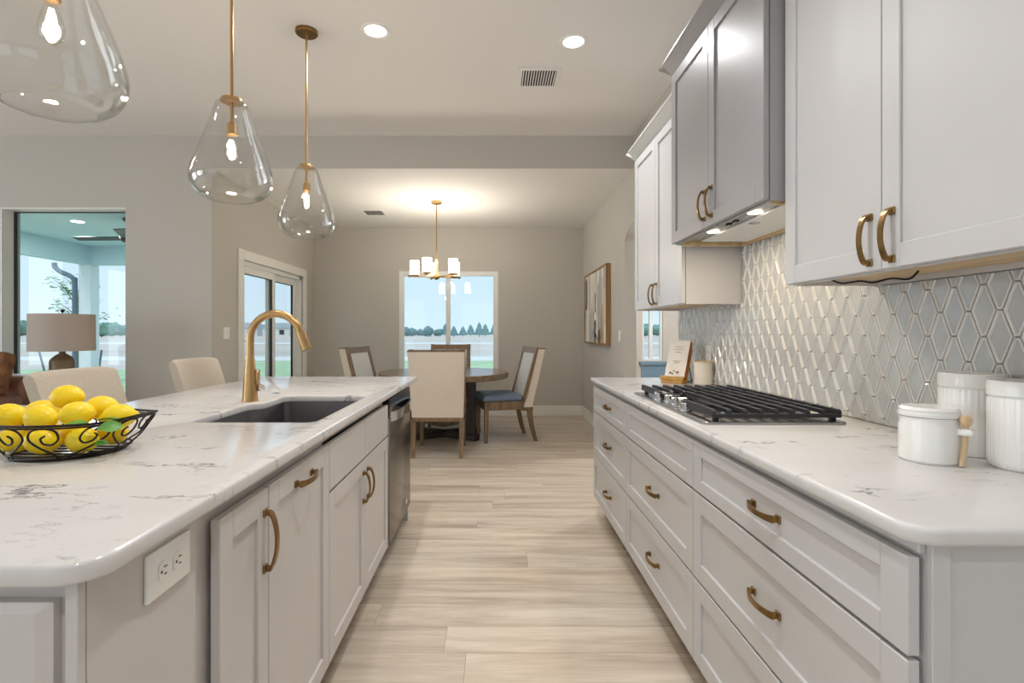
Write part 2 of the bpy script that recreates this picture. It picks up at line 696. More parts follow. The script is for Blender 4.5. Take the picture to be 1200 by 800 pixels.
M['gold_wood'] = wood_mat('golden_wood', S(166, 120, 48), S(204, 160, 84), 'x')
M['frame_wood'] = wood_mat('honey_frame_wood', S(128, 92, 48), S(164, 124, 72), 'z')
M['linen'] = pmat('oatmeal_linen', S(224, 211, 194), 0.9, noise=0.06, nscale=120, bump=0.5, bscale=500, sheen=0.2)
M['stool_fabric'] = pmat('beige_stool_weave', S(196, 184, 168), 0.9, noise=0.10, nscale=160, bump=0.5, bscale=500, sheen=0.2)
M['pale_fabric'] = pmat('pale_inner_fabric', S(216, 216, 214), 0.8, noise=0.03, nscale=80)
M['blue_seat'] = pmat('slate_blue_seat', S(104, 120, 140), 0.45, noise=0.05, nscale=20)
M['lemon'] = pmat('lemon_skin', S(255, 218, 24), 0.36, noise=0.05, nscale=30, bump=0.35, bscale=220)
M['leaf'] = pmat('lemon_leaf', S(92, 150, 50), 0.4, noise=0.2, nscale=40)
M['leather'] = pmat('brown_leather', S(136, 94, 74), 0.38, noise=0.3, nscale=9, bump=0.2, bscale=80)
M['lampshade'] = pmat('linen_lampshade', S(176, 164, 154), 0.85, noise=0.05, nscale=200)
M['glaze'] = pmat('brown_glaze', S(120, 98, 70), 0.3, noise=0.25, nscale=14, stretch=(1, 1, 6))
M['window_glass'] = glass_mat('window_glass', (0.95, 0.98, 0.98, 1), 0.022, 0.5, 4.0)
M['pendant_glass'] = glass_mat('clear_pendant_glass', (0.97, 0.97, 0.965, 1), 0.045, 0.75, 2.8, bump=0.5)
M['vinyl'] = pmat('white_vinyl', S(236, 236, 234), 0.4)
M['black_frame'] = pmat('black_window_frame', S(30, 36, 42), 0.4)
M['bulb'] = emit_mat('bulb_glow', (1.0, 0.80, 0.52, 1), 40)
M['shade_glow'] = emit_mat('chandelier_shade_glow', (1.0, 0.88, 0.70, 1), 8.5)
M['can_glow'] = emit_mat('downlight_glow', (1.0, 0.95, 0.88, 1), 9)
M['hood_glow'] = emit_mat('hood_lamp_glow', (1.0, 0.88, 0.66, 1), 9)
M['patio_tint'] = pmat('glass_tinted_patio_paint', S(198, 222, 232), 0.7)  # teal cast of the window glass mixed into the patio ceiling colour
M['patio_post'] = pmat('white_post_paint', S(222, 230, 234), 0.6)
M['spout'] = pmat('slate_downspout', S(84, 108, 124), 0.5)
M['concrete'] = pmat('patio_concrete', S(196, 192, 186), 0.8, noise=0.06, nscale=2)
M['road'] = pmat('pale_road', S(226, 224, 220), 0.9, noise=0.04, nscale=1)
M['field'] = pmat('bare_field_soil', S(206, 194, 182), 0.95, noise=0.14, nscale=0.12, stretch=(0.3, 1, 1))
M['lawn'] = pmat('young_lawn', S(176, 200, 158), 0.95, noise=0.2, nscale=0.8)
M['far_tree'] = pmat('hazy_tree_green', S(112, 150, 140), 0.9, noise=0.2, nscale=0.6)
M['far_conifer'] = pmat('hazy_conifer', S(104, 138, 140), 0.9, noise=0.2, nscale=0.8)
M['bark'] = pmat('bark', S(110, 96, 84), 0.9)
M['young_leaf'] = pmat('young_tree_leaf', S(126, 166, 122), 0.7, noise=0.2, nscale=3)
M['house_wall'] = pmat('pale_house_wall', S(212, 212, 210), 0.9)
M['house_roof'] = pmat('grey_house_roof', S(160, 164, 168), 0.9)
M['blue_shade_panel'] = pmat('blue_shade_hall_panel', S(112, 140, 160), 0.5)  # cool blue shade below the hall window, put into the panel colour
M['paper'] = pmat('cream_book_paper', S(238, 228, 216), 0.7)
M['ink'] = pmat('faded_ink', S(186, 170, 158), 0.8)
M['copper_page'] = pmat('rust_book_cloth', S(176, 98, 40), 0.6)

# ---------------------------------------------------------------- room shell
T = 0.115
fl = MB(); fl.box((-7.6, -3.6, -0.12), (3.7, YB + 0.1, 0.0))
struct('floor', fl, M['floor'], smooth=0)
mb = MB(); mb.box((-7.6, -3.6, CZ), (WX + T, YH + 0.15, CZ + 0.15))
struct('ceiling_kitchen', mb, M['ceiling'], smooth=0)
mb = MB(); mb.box((LX - 0.15, YH, DZ), (3.7, YB + 0.15, DZ + 0.15))
struct('ceiling_dining', mb, M['ceiling'], smooth=0)
mb = MB(); mb.box((LX, YH - 0.002, DZ + 0.001), (WX, YH + 0.1, CZ))
struct('wall_header', mb, M['wall'], smooth=0)

# right wall with an arched opening to the hall
A0, A1, SPR, RISE = 3.63, 5.163, 2.10, 0.193
pts = [(-3.6, 0.0), (A0, 0.0), (A0, SPR)]
for i in range(1, 24):
    a = PI - PI * i / 24
    pts.append(((A0 + A1) / 2 + (A1 - A0) / 2 * math.cos(a), SPR + RISE * math.sin(a)))
pts += [(A1, SPR), (A1, 0.0), (YB, 0.0), (YB, CZ), (-3.6, CZ)]
mb = MB()
mb.loft([[Vector((WX, y, z)) for y, z in pts], [Vector((WX + T, y, z)) for y, z in pts]])
struct('wall_right', mb, M['wall'], smooth=20)

# dining back wall with the slider window, hall back wall beyond it
BW = (-1.395, 0.062, 0.55, 2.117)
mb = MB()
Y0, Y1 = YB, YB + 0.15
mb.box((LX - 0.15, Y0, 0), (BW[0], Y1, DZ)); mb.box((BW[1], Y0, 0), (WX + T, Y1, DZ))
mb.box((BW[0], Y0, 0), (BW[1], Y1, BW[2])); mb.box((BW[0], Y0, BW[3]), (BW[1], Y1, DZ))
struct('wall_back', mb, M['wall'], smooth=0)
HW = (2.167, 2.466, 0.80, 2.1)
mb = MB()
mb.box((WX + T, Y0, 0), (HW[0], Y1, DZ)); mb.box((HW[1], Y0, 0), (3.7, Y1, DZ))
mb.box((HW[0], Y0, 0), (HW[1], Y1, HW[2])); mb.box((HW[0], Y0, HW[3]), (HW[1], Y1, DZ))
struct('wall_hall_back', mb, M['wall'], smooth=0)
mb = MB(); mb.box((3.6, 2.6, 0), (3.7, YB, DZ))
struct('wall_hall_right', mb, M['wall'], smooth=0)
mb = MB(); mb.box((WX + T, 2.6, 0), (3.6, 2.7, DZ))
struct('wall_hall_front', mb, M['wall'], smooth=0)
mb = MB(); mb.box((WX + T, 2.6, DZ), (3.7, YH, DZ + 0.15))
struct('ceiling_hall', mb, M['ceiling'], smooth=0)

# dining left wall with the sliding door
SD = (5.445, 7.16, 1.98)
mb = MB()
mb.box((LX - 0.15, YH + 0.2, 0), (LX, SD[0], DZ)); mb.box((LX - 0.15, SD[1], 0), (LX, YB, DZ))
mb.box((LX - 0.15, SD[0], SD[2]), (LX, SD[1], DZ))
struct('wall_left', mb, M['wall'], smooth=0)

# living room wall with the big picture window
LW = (-4.60, -3.437, 0.30, 2.38)
mb = MB()
mb.box((-7.6, YH, 0), (LW[0], YH + 0.2, CZ)); mb.box((LW[1], YH, 0), (LX, YH + 0.2, CZ))
mb.box((LW[0], YH, 0), (LW[1], YH + 0.2, LW[2])); mb.box((LW[0], YH, LW[3]), (LW[1], YH + 0.2, CZ))
struct('wall_living', mb, M['wall'], smooth=0)
# far left wall with two tall windows (out of view, daylight), wall behind
mb = MB()
mb.box((-7.75, -3.6, 0), (-7.6, -2.2, CZ)); mb.box((-7.75, -0.2, 0), (-7.6, 0.8, CZ)); mb.box((-7.75, 2.8, 0), (-7.6, YH + 0.2, CZ))
for a, b in ((-2.2, -0.2), (0.8, 2.8)):
    mb.box((-7.75, a, 0), (-7.6, b, 0.3)); mb.box((-7.75, a, 2.5), (-7.6, b, CZ))
struct('wall_far_left', mb, M['wall'], smooth=0)
mb = MB()
mb.box((-7.6, -3.75, 0), (-5.5, -3.6, CZ)); mb.box((-2.5, -3.75, 0), (-1.2, -3.6, CZ)); mb.box((0.9, -3.75, 0), (WX + T, -3.6, CZ))
mb.box((-5.5, -3.75, 2.4), (-2.5, -3.6, CZ)); mb.box((-1.2, -3.75, 2.3), (0.9, -3.6, CZ))
mb.box((-5.5, -3.75, 0), (-2.5, -3.6, 0.2)); mb.box((-1.2, -3.75, 0), (0.9, -3.6, 0.3))
struct('wall_behind', mb, M['wall'], smooth=0)

# baseboards
def base(name, a, b):
    m = MB(); m.box(a, b, 0.004)
    struct(name, m, M['trim'])
base('baseboard_back', (LX, YB - 0.015, 0), (WX - 0.015, YB, 0.15))
base('baseboard_right', (WX - 0.015, A1, 0), (WX, YB, 0.15))
base('baseboard_left', (LX, YH + 0.15, 0), (LX + 0.015, SD[0] - 0.1, 0.15))
base('baseboard_living', (LW[0] - 1.0, YH - 0.015, 0), (LX, YH, 0.15))

# back window: white vinyl slider
def window_frame(name, x0, x1, z0, z1, y, fr, mull, mullw, mat, dep=0.06, sill=None):
    m = MB()
    m.box((x0, y, z0), (x0 + fr, y + dep, z1), 0.004); m.box((x1 - fr, y, z0), (x1, y + dep, z1), 0.004)
    m.box((x0 + fr, y, z1 - fr), (x1 - fr, y + dep, z1), 0.004); m.box((x0 + fr, y, z0), (x1 - fr, y + dep, z0 + fr), 0.004)
    if mull is not None:
        m.box((mull - mullw / 2, y - 0.005, z0 + fr), (mull + mullw / 2, y + dep, z1 - fr), 0.003)
    w = struct(name, m, mat)
    g = MB(); g.box((x0 + fr * 0.8, y + dep * 0.5, z0 + fr * 0.8), (x1 - fr * 0.8, y + dep * 0.5 + 0.004, z1 - fr * 0.8))
    g.build('window_pane', M['window_glass'], w, smooth=0)
    if sill:
        s = MB(); s.box(*sill, 0.005)
        s.build('window_sill', M['trim'], w)
    return w

window_frame('window_1', BW[0], BW[1], BW[2], BW[3], YB + 0.02, 0.075, (525 - VX) / 80.3, 0.065, M['vinyl'], sill=((BW[0] - 0.03, YB - 0.03, BW[2] - 0.02), (BW[1] + 0.03, YB + 0.02, BW[2] + 0.01)))
window_frame('window_2', HW[0], HW[1], HW[2], HW[3], YB + 0.03, 0.03, 2.30, 0.045, M['vinyl'])
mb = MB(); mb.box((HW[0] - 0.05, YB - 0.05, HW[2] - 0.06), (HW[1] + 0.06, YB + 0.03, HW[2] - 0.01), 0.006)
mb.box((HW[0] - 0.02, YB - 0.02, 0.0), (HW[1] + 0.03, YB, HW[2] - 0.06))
struct('trim_hall', mb, M['blue_shade_panel'])
window_frame('window_3', LW[0], LW[1], LW[2], LW[3], YH + 0.12, 0.02, None, 0, M['black_frame'], dep=0.035)
# reveal lining (white jambs) of the living room window
mb = MB()
mb.box((LW[0], YH - 0.003, LW[2]), (LW[0] + 0.012, YH + 0.119, LW[3]))
mb.box((LW[0] + 0.012, YH + 0.002, LW[3] - 0.012), (LW[1], YH + 0.119, LW[3]))
mb.box((LW[0] - 0.02, YH - 0.04, LW[2] - 0.03), (LW[1] + 0.02, YH + 0.119, LW[2]))
struct('trim_1', mb, M['trim'], smooth=0)

# sliding glass door
mb = MB()
cw = 0.105
mb.box((LX, SD[0] - cw, 0), (LX + 0.02, SD[0], SD[2] + cw), 0.004)
mb.box((LX, SD[1], 0), (LX + 0.02, SD[1] + cw, SD[2] + cw), 0.004)
mb.box((LX, SD[0], SD[2]), (LX + 0.02, SD[1], SD[2] + cw), 0.004)
struct('trim_2', mb, M['trim'])
mb = MB()
mb.box((LX - 0.13, SD[0], 0), (LX - 0.02, SD[0] + 0.05, SD[2])); mb.box((LX - 0.13, SD[1] - 0.05, 0), (LX - 0.02, SD[1], SD[2]))
mb.box((LX - 0.13, SD[0], SD[2] - 0.05), (LX - 0.02, SD[1], SD[2])); mb.box((LX - 0.13, SD[0], 0), (LX - 0.02, SD[1], 0.03))
door1 = struct('door_1', mb, M['vinyl'], smooth=0)
ym = (SD[0] + SD[1]) / 2
for (a, b, xx) in ((SD[0] + 0.05, ym + 0.05, LX - 0.055), (ym - 0.05, SD[1] - 0.05, LX - 0.10)):
    m = MB()
    m.box((xx - 0.018, a, 0.03), (xx + 0.018, a + 0.075, SD[2] - 0.05), 0.003); m.box((xx - 0.018, b - 0.075, 0.03), (xx + 0.018, b, SD[2] - 0.05), 0.003)
    m.box((xx - 0.018, a + 0.075, SD[2] - 0.13), (xx + 0.018, b - 0.075, SD[2] - 0.05)); m.box((xx - 0.018, a + 0.075, 0.03), (xx + 0.018, b - 0.075, 0.13))
    m.build('door_panel', M['vinyl'], door1)
    g = MB(); g.box((xx - 0.003, a + 0.07, 0.12), (xx + 0.003, b - 0.07, SD[2] - 0.12))
    g.build('glass_pane', M['window_glass'], door1, smooth=0)
    s = MB(); s.box((xx - 0.012, b - 0.087, 0.13), (xx + 0.012, b - 0.075, SD[2] - 0.13)); s.box((xx - 0.012, a + 0.075, SD[2] - 0.138), (xx + 0.012, b - 0.087, SD[2] - 0.13))
    s.build('glazing_gasket', M['black_frame'], door1, smooth=0)
hb = MB()
hb.tube(smoothpath([(LX - 0.037, SD[0] + 0.085, 0.90), (LX + 0.005, SD[0] + 0.085, 0.94), (LX + 0.02, SD[0] + 0.085, 1.02), (LX + 0.005, SD[0] + 0.085, 1.10), (LX - 0.037, SD[0] + 0.085, 1.14)], 6), 0.009, 8)
hb.build('door_handle', M['vinyl'], door1)


# ---------------------------------------------------------------- cabinet helpers
def shaker(m, axis, u0, u1, v0, v1, face, out, t=0.02, st=0.057, rt=0.057, rb=None, rec=0.008, flat=False):
    """a shaker front: axis is the normal; u along the other horizontal axis, v is Z; face = front coordinate, out = +-1"""
    rb = rt if rb is None else rb
    def bx(a0, a1, b0, b1, f0, f1, bev):
        if axis == 'x':
            m.box((f0, a0, b0), (f1, a1, b1), bev)
        else:
            m.box((a0, f0, b0), (a1, f1, b1), bev)
    bk = face - out * t
    if flat:
        bx(u0, u1, v0, v1, bk, face, 0.002)
        return
    bx(u0, u0 + st, v0, v1, bk, face, 0.0015)
    bx(u1 - st, u1, v0, v1, bk, face, 0.0015)
    bx(u0 + st, u1 - st, v1 - rt, v1, bk, face, 0.0015)
    bx(u0 + st, u1 - st, v0, v0 + rb, bk, face, 0.0015)
    bx(u0 + st - 0.002, u1 - st + 0.002, v0 + rb - 0.002, v1 - rt + 0.002, bk, face - out * rec, 0)


def handle(parent, c, along, out, L=0.135, mat=None, bow=0.030):
    c, along, out = Vector(c), Vector(along), Vector(out)
    side = along.cross(out)
    m = MB()
    for s in (-1, 1):
        p = c + along * (s * (L / 2 - 0.009))
        R = Matrix((along, side, out)).transposed().to_4x4()
        m.obox((0.019, 0.019, 0.006), Matrix.Translation(p + out * 0.003) @ R, 0.0015)
        m.obox((0.012, 0.013, 0.012), Matrix.Translation(p + out * 0.012) @ R, 0.002)
    rings = []
    n = 18
    for i in range(n + 1):
        t = -1 + 2 * i / n
        h = 0.013 + (bow - 0.013) * (1 - t * t) ** 0.8 if abs(t) < 1 else 0.013
        w = 0.0075 + 0.002 * t * t - 0.001 * (1 - t * t)
        th = 0.0036
        p = c + along * (t * (L / 2 - 0.006)) + out * h
        rings.append([p + side * w + out * th, p - side * w + out * th, p - side * w * 0.7 - out * th, p + side * w * 0.7 - out * th])
    m.loft(rings)
    return m.build('handle', mat or M['antique'], parent)


# ---------------------------------------------------------------- right run: base cabinets
XF = 0.667           # drawer faces
XE = 0.652           # counter edge
CB = 0.695           # carcass front
YD = [3.49, 2.633, 1.746, 0.837]
ROWS = [(0.697, 0.857), (0.409, 0.689), (0.125, 0.401)]
base_names = [('white drawer cabinet at the far end by the dining room', ), ('white drawer cabinet under the gas cooktop, its top front without a handle', ), ('white drawer cabinet under the canisters, closest to the camera', )]
for i in range(3):
    y1, y0 = YD[i], YD[i + 1]
    t = thing('drawer_cabinet', (1.0, (y0 + y1) / 2, 0), base_names[i][0], 'cabinet', 'white base cabinets along the right wall')
    m = MB()
    m.box((CB, y0, 0.105), (WX - 0.01, y1, 0.882))
    if i == 2:   # finished end panel with a frame
        m.box((CB, y0 - 0.012, 0.105), (CB + 0.03, y0, 0.882), 0.001); m.box((CB + 0.03, y0 - 0.006, 0.105), (WX - 0.01, y0, 0.882))
    m.build('body', M['white'], t)
    m = MB(); m.box((CB + 0.07, y0, 0), (CB + 0.09, y1, 0.105)); m.build('toe_kick', M['dark_gap'], t, smooth=0)
    m = MB(); m.box((CB - 0.012, y0, 0.864), (CB, y1, 0.882), 0.002); m.build('top_rail', M['white'], t)
    ya, yb = y0 + 0.0025, y1 - 0.0025
    if i == 0:
        yb = y1
    for r, (z0, z1) in enumerate(ROWS):
        m = MB()
        rl = 0.042 if r == 0 else 0.057
        shaker(m, 'x', ya, yb, z0, z1, XF, -1, st=0.06, rt=rl)
        d = m.build('drawer', M['white'], t)
        if not (i == 1 and r == 0):
            handle(d, (XF + 0.008, (ya + yb) / 2, (z0 + z1) / 2), (0, 1, 0), (-1, 0, 0), 0.135)

# counter on the right
def rounded_rect(x0, x1, y0, y1, r, corners):
    """corners: radius flags for (x0,y0), (x1,y0), (x1,y1), (x0,y1)"""
    out = []
    for (cx, cy, a0, fl_) in ((x0, y0, 180, corners[0]), (x1, y0, 270, corners[1]), (x1, y1, 0, corners[2]), (x0, y1, 90, corners[3])):
        if fl_:
            rr = r
            ox = cx + (rr if cx == x0 else -rr)
            oy = cy + (rr if cy == y0 else -rr)
            out += arc(ox, oy, rr, a0, a0 + 90, 8)
        else:
            out.append((cx, cy))
    return out

mb = MB()
mb.prism(rounded_rect(XE, WX - 0.004, 0.808, 3.515, 0.05, (1, 0, 0, 0)), 0.884, CT, 0.009, 3)
tag(mb.build('countertop', M['quartz'], None, smooth=50), 'white veined quartz countertop along the right wall under the gas cooktop', 'countertop', 'quartz countertops')

# ---------------------------------------------------------------- backsplash of raised hexagon tiles
def clip_poly(pts, axis, val, keep_greater):
    out = []
    n = len(pts)
    for i in range(n):
        a, b = pts[i], pts[(i + 1) % n]
        ia = (a[axis] >= val) if keep_greater else (a[axis] <= val)
        ib = (b[axis] >= val) if keep_greater else (b[axis] <= val)
        if ia:
            out.append(a)
        if ia != ib:
            t = (val - a[axis]) / (b[axis] - a[axis])
            out.append(tuple(a[k] + (b[k] - a[k]) * t for k in range(3)))
    return out


def inset(poly, d):
    n = len(poly)
    lines = []
    for i in range(n):
        a, b = Vector(poly[i]), Vector(poly[(i + 1) % n])
        e = (b - a).normalized()
        nrm = Vector((-e.y, e.x))
        lines.append((a + nrm * d, e))
    out = []
    for i in range(n):
        p, e = lines[i - 1]
        q, f = lines[i]
        den = e.x * f.y - e.y * f.x
        t = ((q.x - p.x) * f.y - (q.y - p.y) * f.x) / den
        out.append((p.x + e.x * t, p.y + e.y * t))
    return out


HH, WS, HA = 0.0685, 0.0362, 0.0078
PITCH = WS + HA
TX = WX - 0.007
mb = MB()
rects = [(0.80, 3.625, CT + 0.002, 1.372), (1.758, 2.69, 1.372, 1.668)]
c0 = int(0.7 / PITCH)
for ci in range(c0, int(3.75 / PITCH) + 1):
    cy = ci * PITCH
    for rj in range(-1, 7):
        cz = CT + 0.02 + rj * 2 * HH + (HH if ci % 2 else 0)
        hexa = [(cy - HA, cz - HH), (cy + HA, cz - HH), (cy + WS, cz), (cy + HA, cz + HH), (cy - HA, cz + HH), (cy - WS, cz)]
        rings = [[(y, z, 0.0) for y, z in inset(hexa, 0.0024)], [(y, z, 0.0064) for y, z in inset(hexa, 0.003)], [(y, z, 0.0074) for y, z in inset(hexa, 0.0044)],
                 [(y, z, 0.0066) for y, z in inset(hexa, 0.0062)], [(y, z, 0.0022) for y, z in inset(hexa, 0.0080)], [(y, z, 0.0036) for y, z in inset(hexa, 0.0120)]]
        faces = []
        for a in range(len(rings) - 1):
            for k in range(6):
                faces.append((1 if a >= 4 else 0, [rings[a][k], rings[a][(k + 1) % 6], rings[a + 1][(k + 1) % 6], rings[a + 1][k]]))
        faces.append((1, rings[-1]))
        for (ya, yb, za, zb) in rects:
            if cy + WS < ya or cy - WS > yb or cz + HH < za or cz - HH > zb:
                continue
            for mi_, f in faces:
                p = clip_poly(f, 0, ya, True)
                p = clip_poly(p, 0, yb, False) if len(p) > 2 else []
                p = clip_poly(p, 1, za, True) if len(p) > 2 else []
                p = clip_poly(p, 1, zb, False) if len(p) > 2 else []
                if len(p) > 2:
                    nf = mb.face([(TX - q[2], q[0], q[1]) for q in p])
                    if nf:
                        nf.material_index = mi_
bmesh.ops.remove_doubles(mb.bm, verts=mb.bm.verts, dist=1e-5)
bs = struct('wall_backsplash', mb, M['tile_edge'], smooth=0)
bs.data.materials.append(M['tile'])
mb = MB()
for (ya, yb, za, zb) in rects:
    mb.box((TX, ya, za), (WX, yb, zb))
mb.build('grout_bed', M['grout'], bs, smooth=0)

# ---------------------------------------------------------------- upper cabinets
def crown(m, face, y0, y1, z, proj, h, ends):
    """sloped crown along Y at the top of a cabinet whose front is at x=face"""
    prof = [(0.0, 0.0), (-0.012, 0.012), (-proj * 0.6, h * 0.55), (-proj, h * 0.85), (-proj, h), (0.05, h), (0.05, 0.0)]
    r0 = [Vector((face + a, y0, z + b)) for a, b in prof]
    r1 = [Vector((face + a, y1, z + b)) for a, b in prof]
    m.loft([r0, r1])
    if ends:  # return along the far side
        r0 = [Vector((face - (proj if b > h * 0.8 else -a * 0), y1 - a, z + b)) for a, b in prof[:5]]
        q0 = [Vector((face + a, y1 - a - 0.0, z + b)) for a, b in prof]
        q1 = [Vector((WX - 0.01, y1 - a, z + b)) for a, b in prof]
        m.loft([q0, q1])


def upper(name, label, y0, y1, z0, z1, face, mat, hz, crown_h, crown_p, under=None, depth_back=WX - 0.006):
    t = thing(name, ((face + WX) / 2, (y0 + y1) / 2, z0), label, 'cabinet')
    m = MB()
    cb = face + 0.022
    m.box((cb, y0, z0), (depth_back, y0 + 0.018, z1)); m.box((cb, y1 - 0.018, z0), (depth_back, y1, z1))
    m.box((cb + 0.001, y0 + 0.017, z1 - 0.02), (depth_back - 0.002, y1 - 0.017, z1 - 0.001)); m.box((cb + 0.001, y0 + 0.017, z0 + 0.036), (cb + 0.02, y1 - 0.017, z1 - 0.021))
    m.box((depth_back - 0.01, y0 + 0.017, z0 + 0.002), (depth_back - 0.001, y1 - 0.017, z1 - 0.021))
    m.box((cb + 0.001, y0 + 0.017, z0 + 0.001), (cb + 0.018, y1 - 0.017, z0 + 0.035))
    m.build('body', mat, t)
    if under:
        m = MB(); m.box((cb + 0.02, y0 + 0.018, z0 + 0.018), (depth_back - 0.01, y1 - 0.018, z0 + 0.034)); m.build('underside', under, t, smooth=0)
    ym_ = (y0 + y1) / 2
    for k, (a, b) in enumerate(((y0 + 0.003, ym_ - 0.0015), (ym_ + 0.0015, y1 - 0.003))):
        m = MB(); shaker(m, 'x', a, b, z0 + 0.004, z1 - 0.004, face, -1)
        d = m.build('door', mat, t)
        hy = b - 0.036 if k == 0 else a + 0.036
        handle(d, (face, hy, hz), (0, 0, 1), (-1, 0, 0), 0.135)
    m = MB(); crown(m, face + 0.004, y0, y1, z1, crown_p, crown_h, True)
    m.build('crown', mat, t)
    return t


upper('wall_mounted_cabinet', 'white two-door upper cabinet nearest the camera, over the canisters', 0.872, 1.742, 1.374, 2.40, 0.972, M['white'], 1.457, 0.075, 0.05, M['cab_wood'])
upper('wall_mounted_cabinet', 'grey two-door upper cabinet holding the range hood over the cooktop', 1.752, 2.668, 1.664, 2.53, 0.908, M['grey'], 1.765, 0.062, 0.052, None)
upper('wall_mounted_cabinet', 'white two-door upper cabinet at the far end beside the arched opening', 2.703, 3.61, 1.366, 2.405, 0.975, M['white'], 1.449, 0.068, 0.05, M['cab_wood'])

# range hood insert under the grey cabinet
t = thing('range_hood', (1.1, 2.21, 1.64), 'stainless range hood insert with two lit lamps under the grey cabinet', 'range hood')
m = MB()
m.box((0.955, 1.79, 1.672), (1.268, 2.635, 1.70))
m.build('housing', M['steel'], t)
m = MB(); m.box((1.02, 1.84, 1.664), (1.245, 2.56, 1.672), 0.002); m.build('filter_panel', M['vinyl'], t)
m = MB(); m.box((0.955, 2.62, 1.655), (1.268, 2.648, 1.672)); m.box((1.248, 1.79, 1.655), (1.268, 2.62, 1.672)); m.box((0.955, 1.775, 1.655), (1.268, 1.79, 1.672))
m.build('wood_surround', M['cab_wood'], t, smooth=0)
for ly in (2.34, 1.965):
    m = MB(); m.lathe([(0.0, -0.004), (0.024, -0.003), (0.027, 0.0)], (0.985, ly, 1.671), 20); m.build('lamp_lens', M['hood_glow'], t)
    add_light('hood_lamp', 'AREA', (0.985, ly, 1.662), 1.6, (1.0, 0.82, 0.58), 0.05, (0, 0, 0))
for ly in (2.18, 2.12):
    m = MB(); m.box((0.975, ly - 0.014, 1.667), (0.993, ly + 0.014, 1.673), 0.001); m.build('button', M['black_plastic'], t)
m = MB(); m.lathe([(0.0, -0.003), (0.02, -0.003), (0.022, 0.0)], (1.06, 2.12, 1.664), 18); m.build('latch', M['steel'], t)

# loose wire below the near cabinet
m = MB()
m.tube(smoothpath([(1.06, 1.64, 1.386), (1.07, 1.60, 1.370), (1.09, 1.55, 1.372), (1.10, 1.51, 1.364), (1.12, 1.47, 1.371), (1.14, 1.43, 1.366), (1.15, 1.41, 1.386)], 6), 0.003, 6)
tag(m.build('cable', M['black_metal'], None), 'loose dark cable hanging under the nearest white upper cabinet', 'cable')

# ---------------------------------------------------------------- gas cooktop
CX0, CX1, CY0, CY1 = 0.688, 1.172, 1.718, 2.577
t = thing('gas_cooktop', ((CX0 + CX1) / 2, (CY0 + CY1) / 2, CT), 'stainless gas cooktop with black iron grates set in the right countertop', 'cooktop')
m = MB(); m.prism(rounded_rect(CX0, CX1, CY0, CY1, 0.02, (1, 1, 1, 1)), CT, CT + 0.009, 0.003, 2)
m.build('tray', M['steel'], t)
ZC = CT + 0.009
for bx_, by_, br in ((0.84, 1.87, 0.036), (1.05, 1.87, 0.03), (0.965, 2.148, 0.05), (0.84, 2.43, 0.03), (1.05, 2.43, 0.036)):
    m = MB(); m.lathe([(br * 1.45, 0), (br * 1.4, 0.006), (br, 0.008), (br, 0.014)], (bx_, by_, ZC), 24, cap1=True); b_ = m.build('burner', M['steel'], t)
    m = MB(); m.lathe([(br * 0.98, 0.0141), (br * 0.98, 0.02), (br * 0.85, 0.023)], (bx_, by_, ZC), 24, cap0=True, cap1=True); m.build('burner_cap', M['iron'], b_)


def grate(x0, x1, y0, y1, cut=0.0):
    m = MB()
    zb, zt = ZC + 0.012, ZC + 0.039
    w = 0.007
    # outer frame, resting on feet
    m.box((x0, y0, zb), (x1, y0 + 0.012, zb + 0.013), 0.002); m.box((x0, y1 - 0.012, zb), (x1, y1, zb + 0.013), 0.002)
    m.box((x0, y0 + 0.012, zb), (x0 + 0.012, y1 - 0.012, zb + 0.013), 0.002); m.box((x1 - 0.012, y0 + 0.012, zb), (x1, y1 - 0.012, zb + 0.013), 0.002)
    for fx in (x0 + 0.02, x1 - 0.02):
        for fy in (y0 + 0.02, y1 - 0.02):
            m.box((fx - 0.008, fy - 0.008, ZC), (fx + 0.008, fy + 0.008, zb))
    n = max(4, int(round((x1 - x0) / 0.056)))
    for k in range(n + 1):
        x = x0 + 0.008 + (x1 - x0 - 0.016) * k / n
        pr = [(y0 + 0.001, zb + 0.01), (y0 + 0.001, zt - 0.006), (y0 + 0.008, zt), (y1 - 0.008, zt), (y1 - 0.001, zt - 0.006), (y1 - 0.001, zb + 0.01), (y1 - 0.016, zb + 0.01), (y1 - 0.02, zt - 0.013), (y0 + 0.02, zt - 0.013), (y0 + 0.016, zb + 0.01)]
        m.loft([[Vector((x - w, a, b)) for a, b in pr], [Vector((x + w, a, b)) for a, b in pr]])
    ym_ = (y0 + y1) / 2
    m.box((x0 + 0.008, ym_ - 0.006, zt - 0.016), (x1 - 0.008, ym_ + 0.006, zt - 0.002))
    return m.build('grate', M['iron'], t)


grate(0.725, 1.158, 1.732, 2.004)
grate(0.835, 1.158, 2.010, 2.286)
grate(0.725, 1.158, 2.292, 2.564)
for ky in (1.985, 2.065, 2.148, 2.231, 2.311):
    m = MB()
    m.lathe([(0.025, 0.0), (0.025, 0.004), (0.0195, 0.006), (0.0195, 0.026), (0.017, 0.029)], (0.768 - (0.02 if ky in (1.985, 2.311) else 0) - 0.018, ky, ZC), 24, cap0=True, cap1=True)
    m.box((0.768 - (0.02 if ky in (1.985, 2.311) else 0) - 0.036, ky - 0.004, ZC + 0.024), (0.768 - (0.02 if ky in (1.985, 2.311) else 0), ky + 0.004, ZC + 0.036), 0.001)
    m.build('knob', M['chrome'], t)

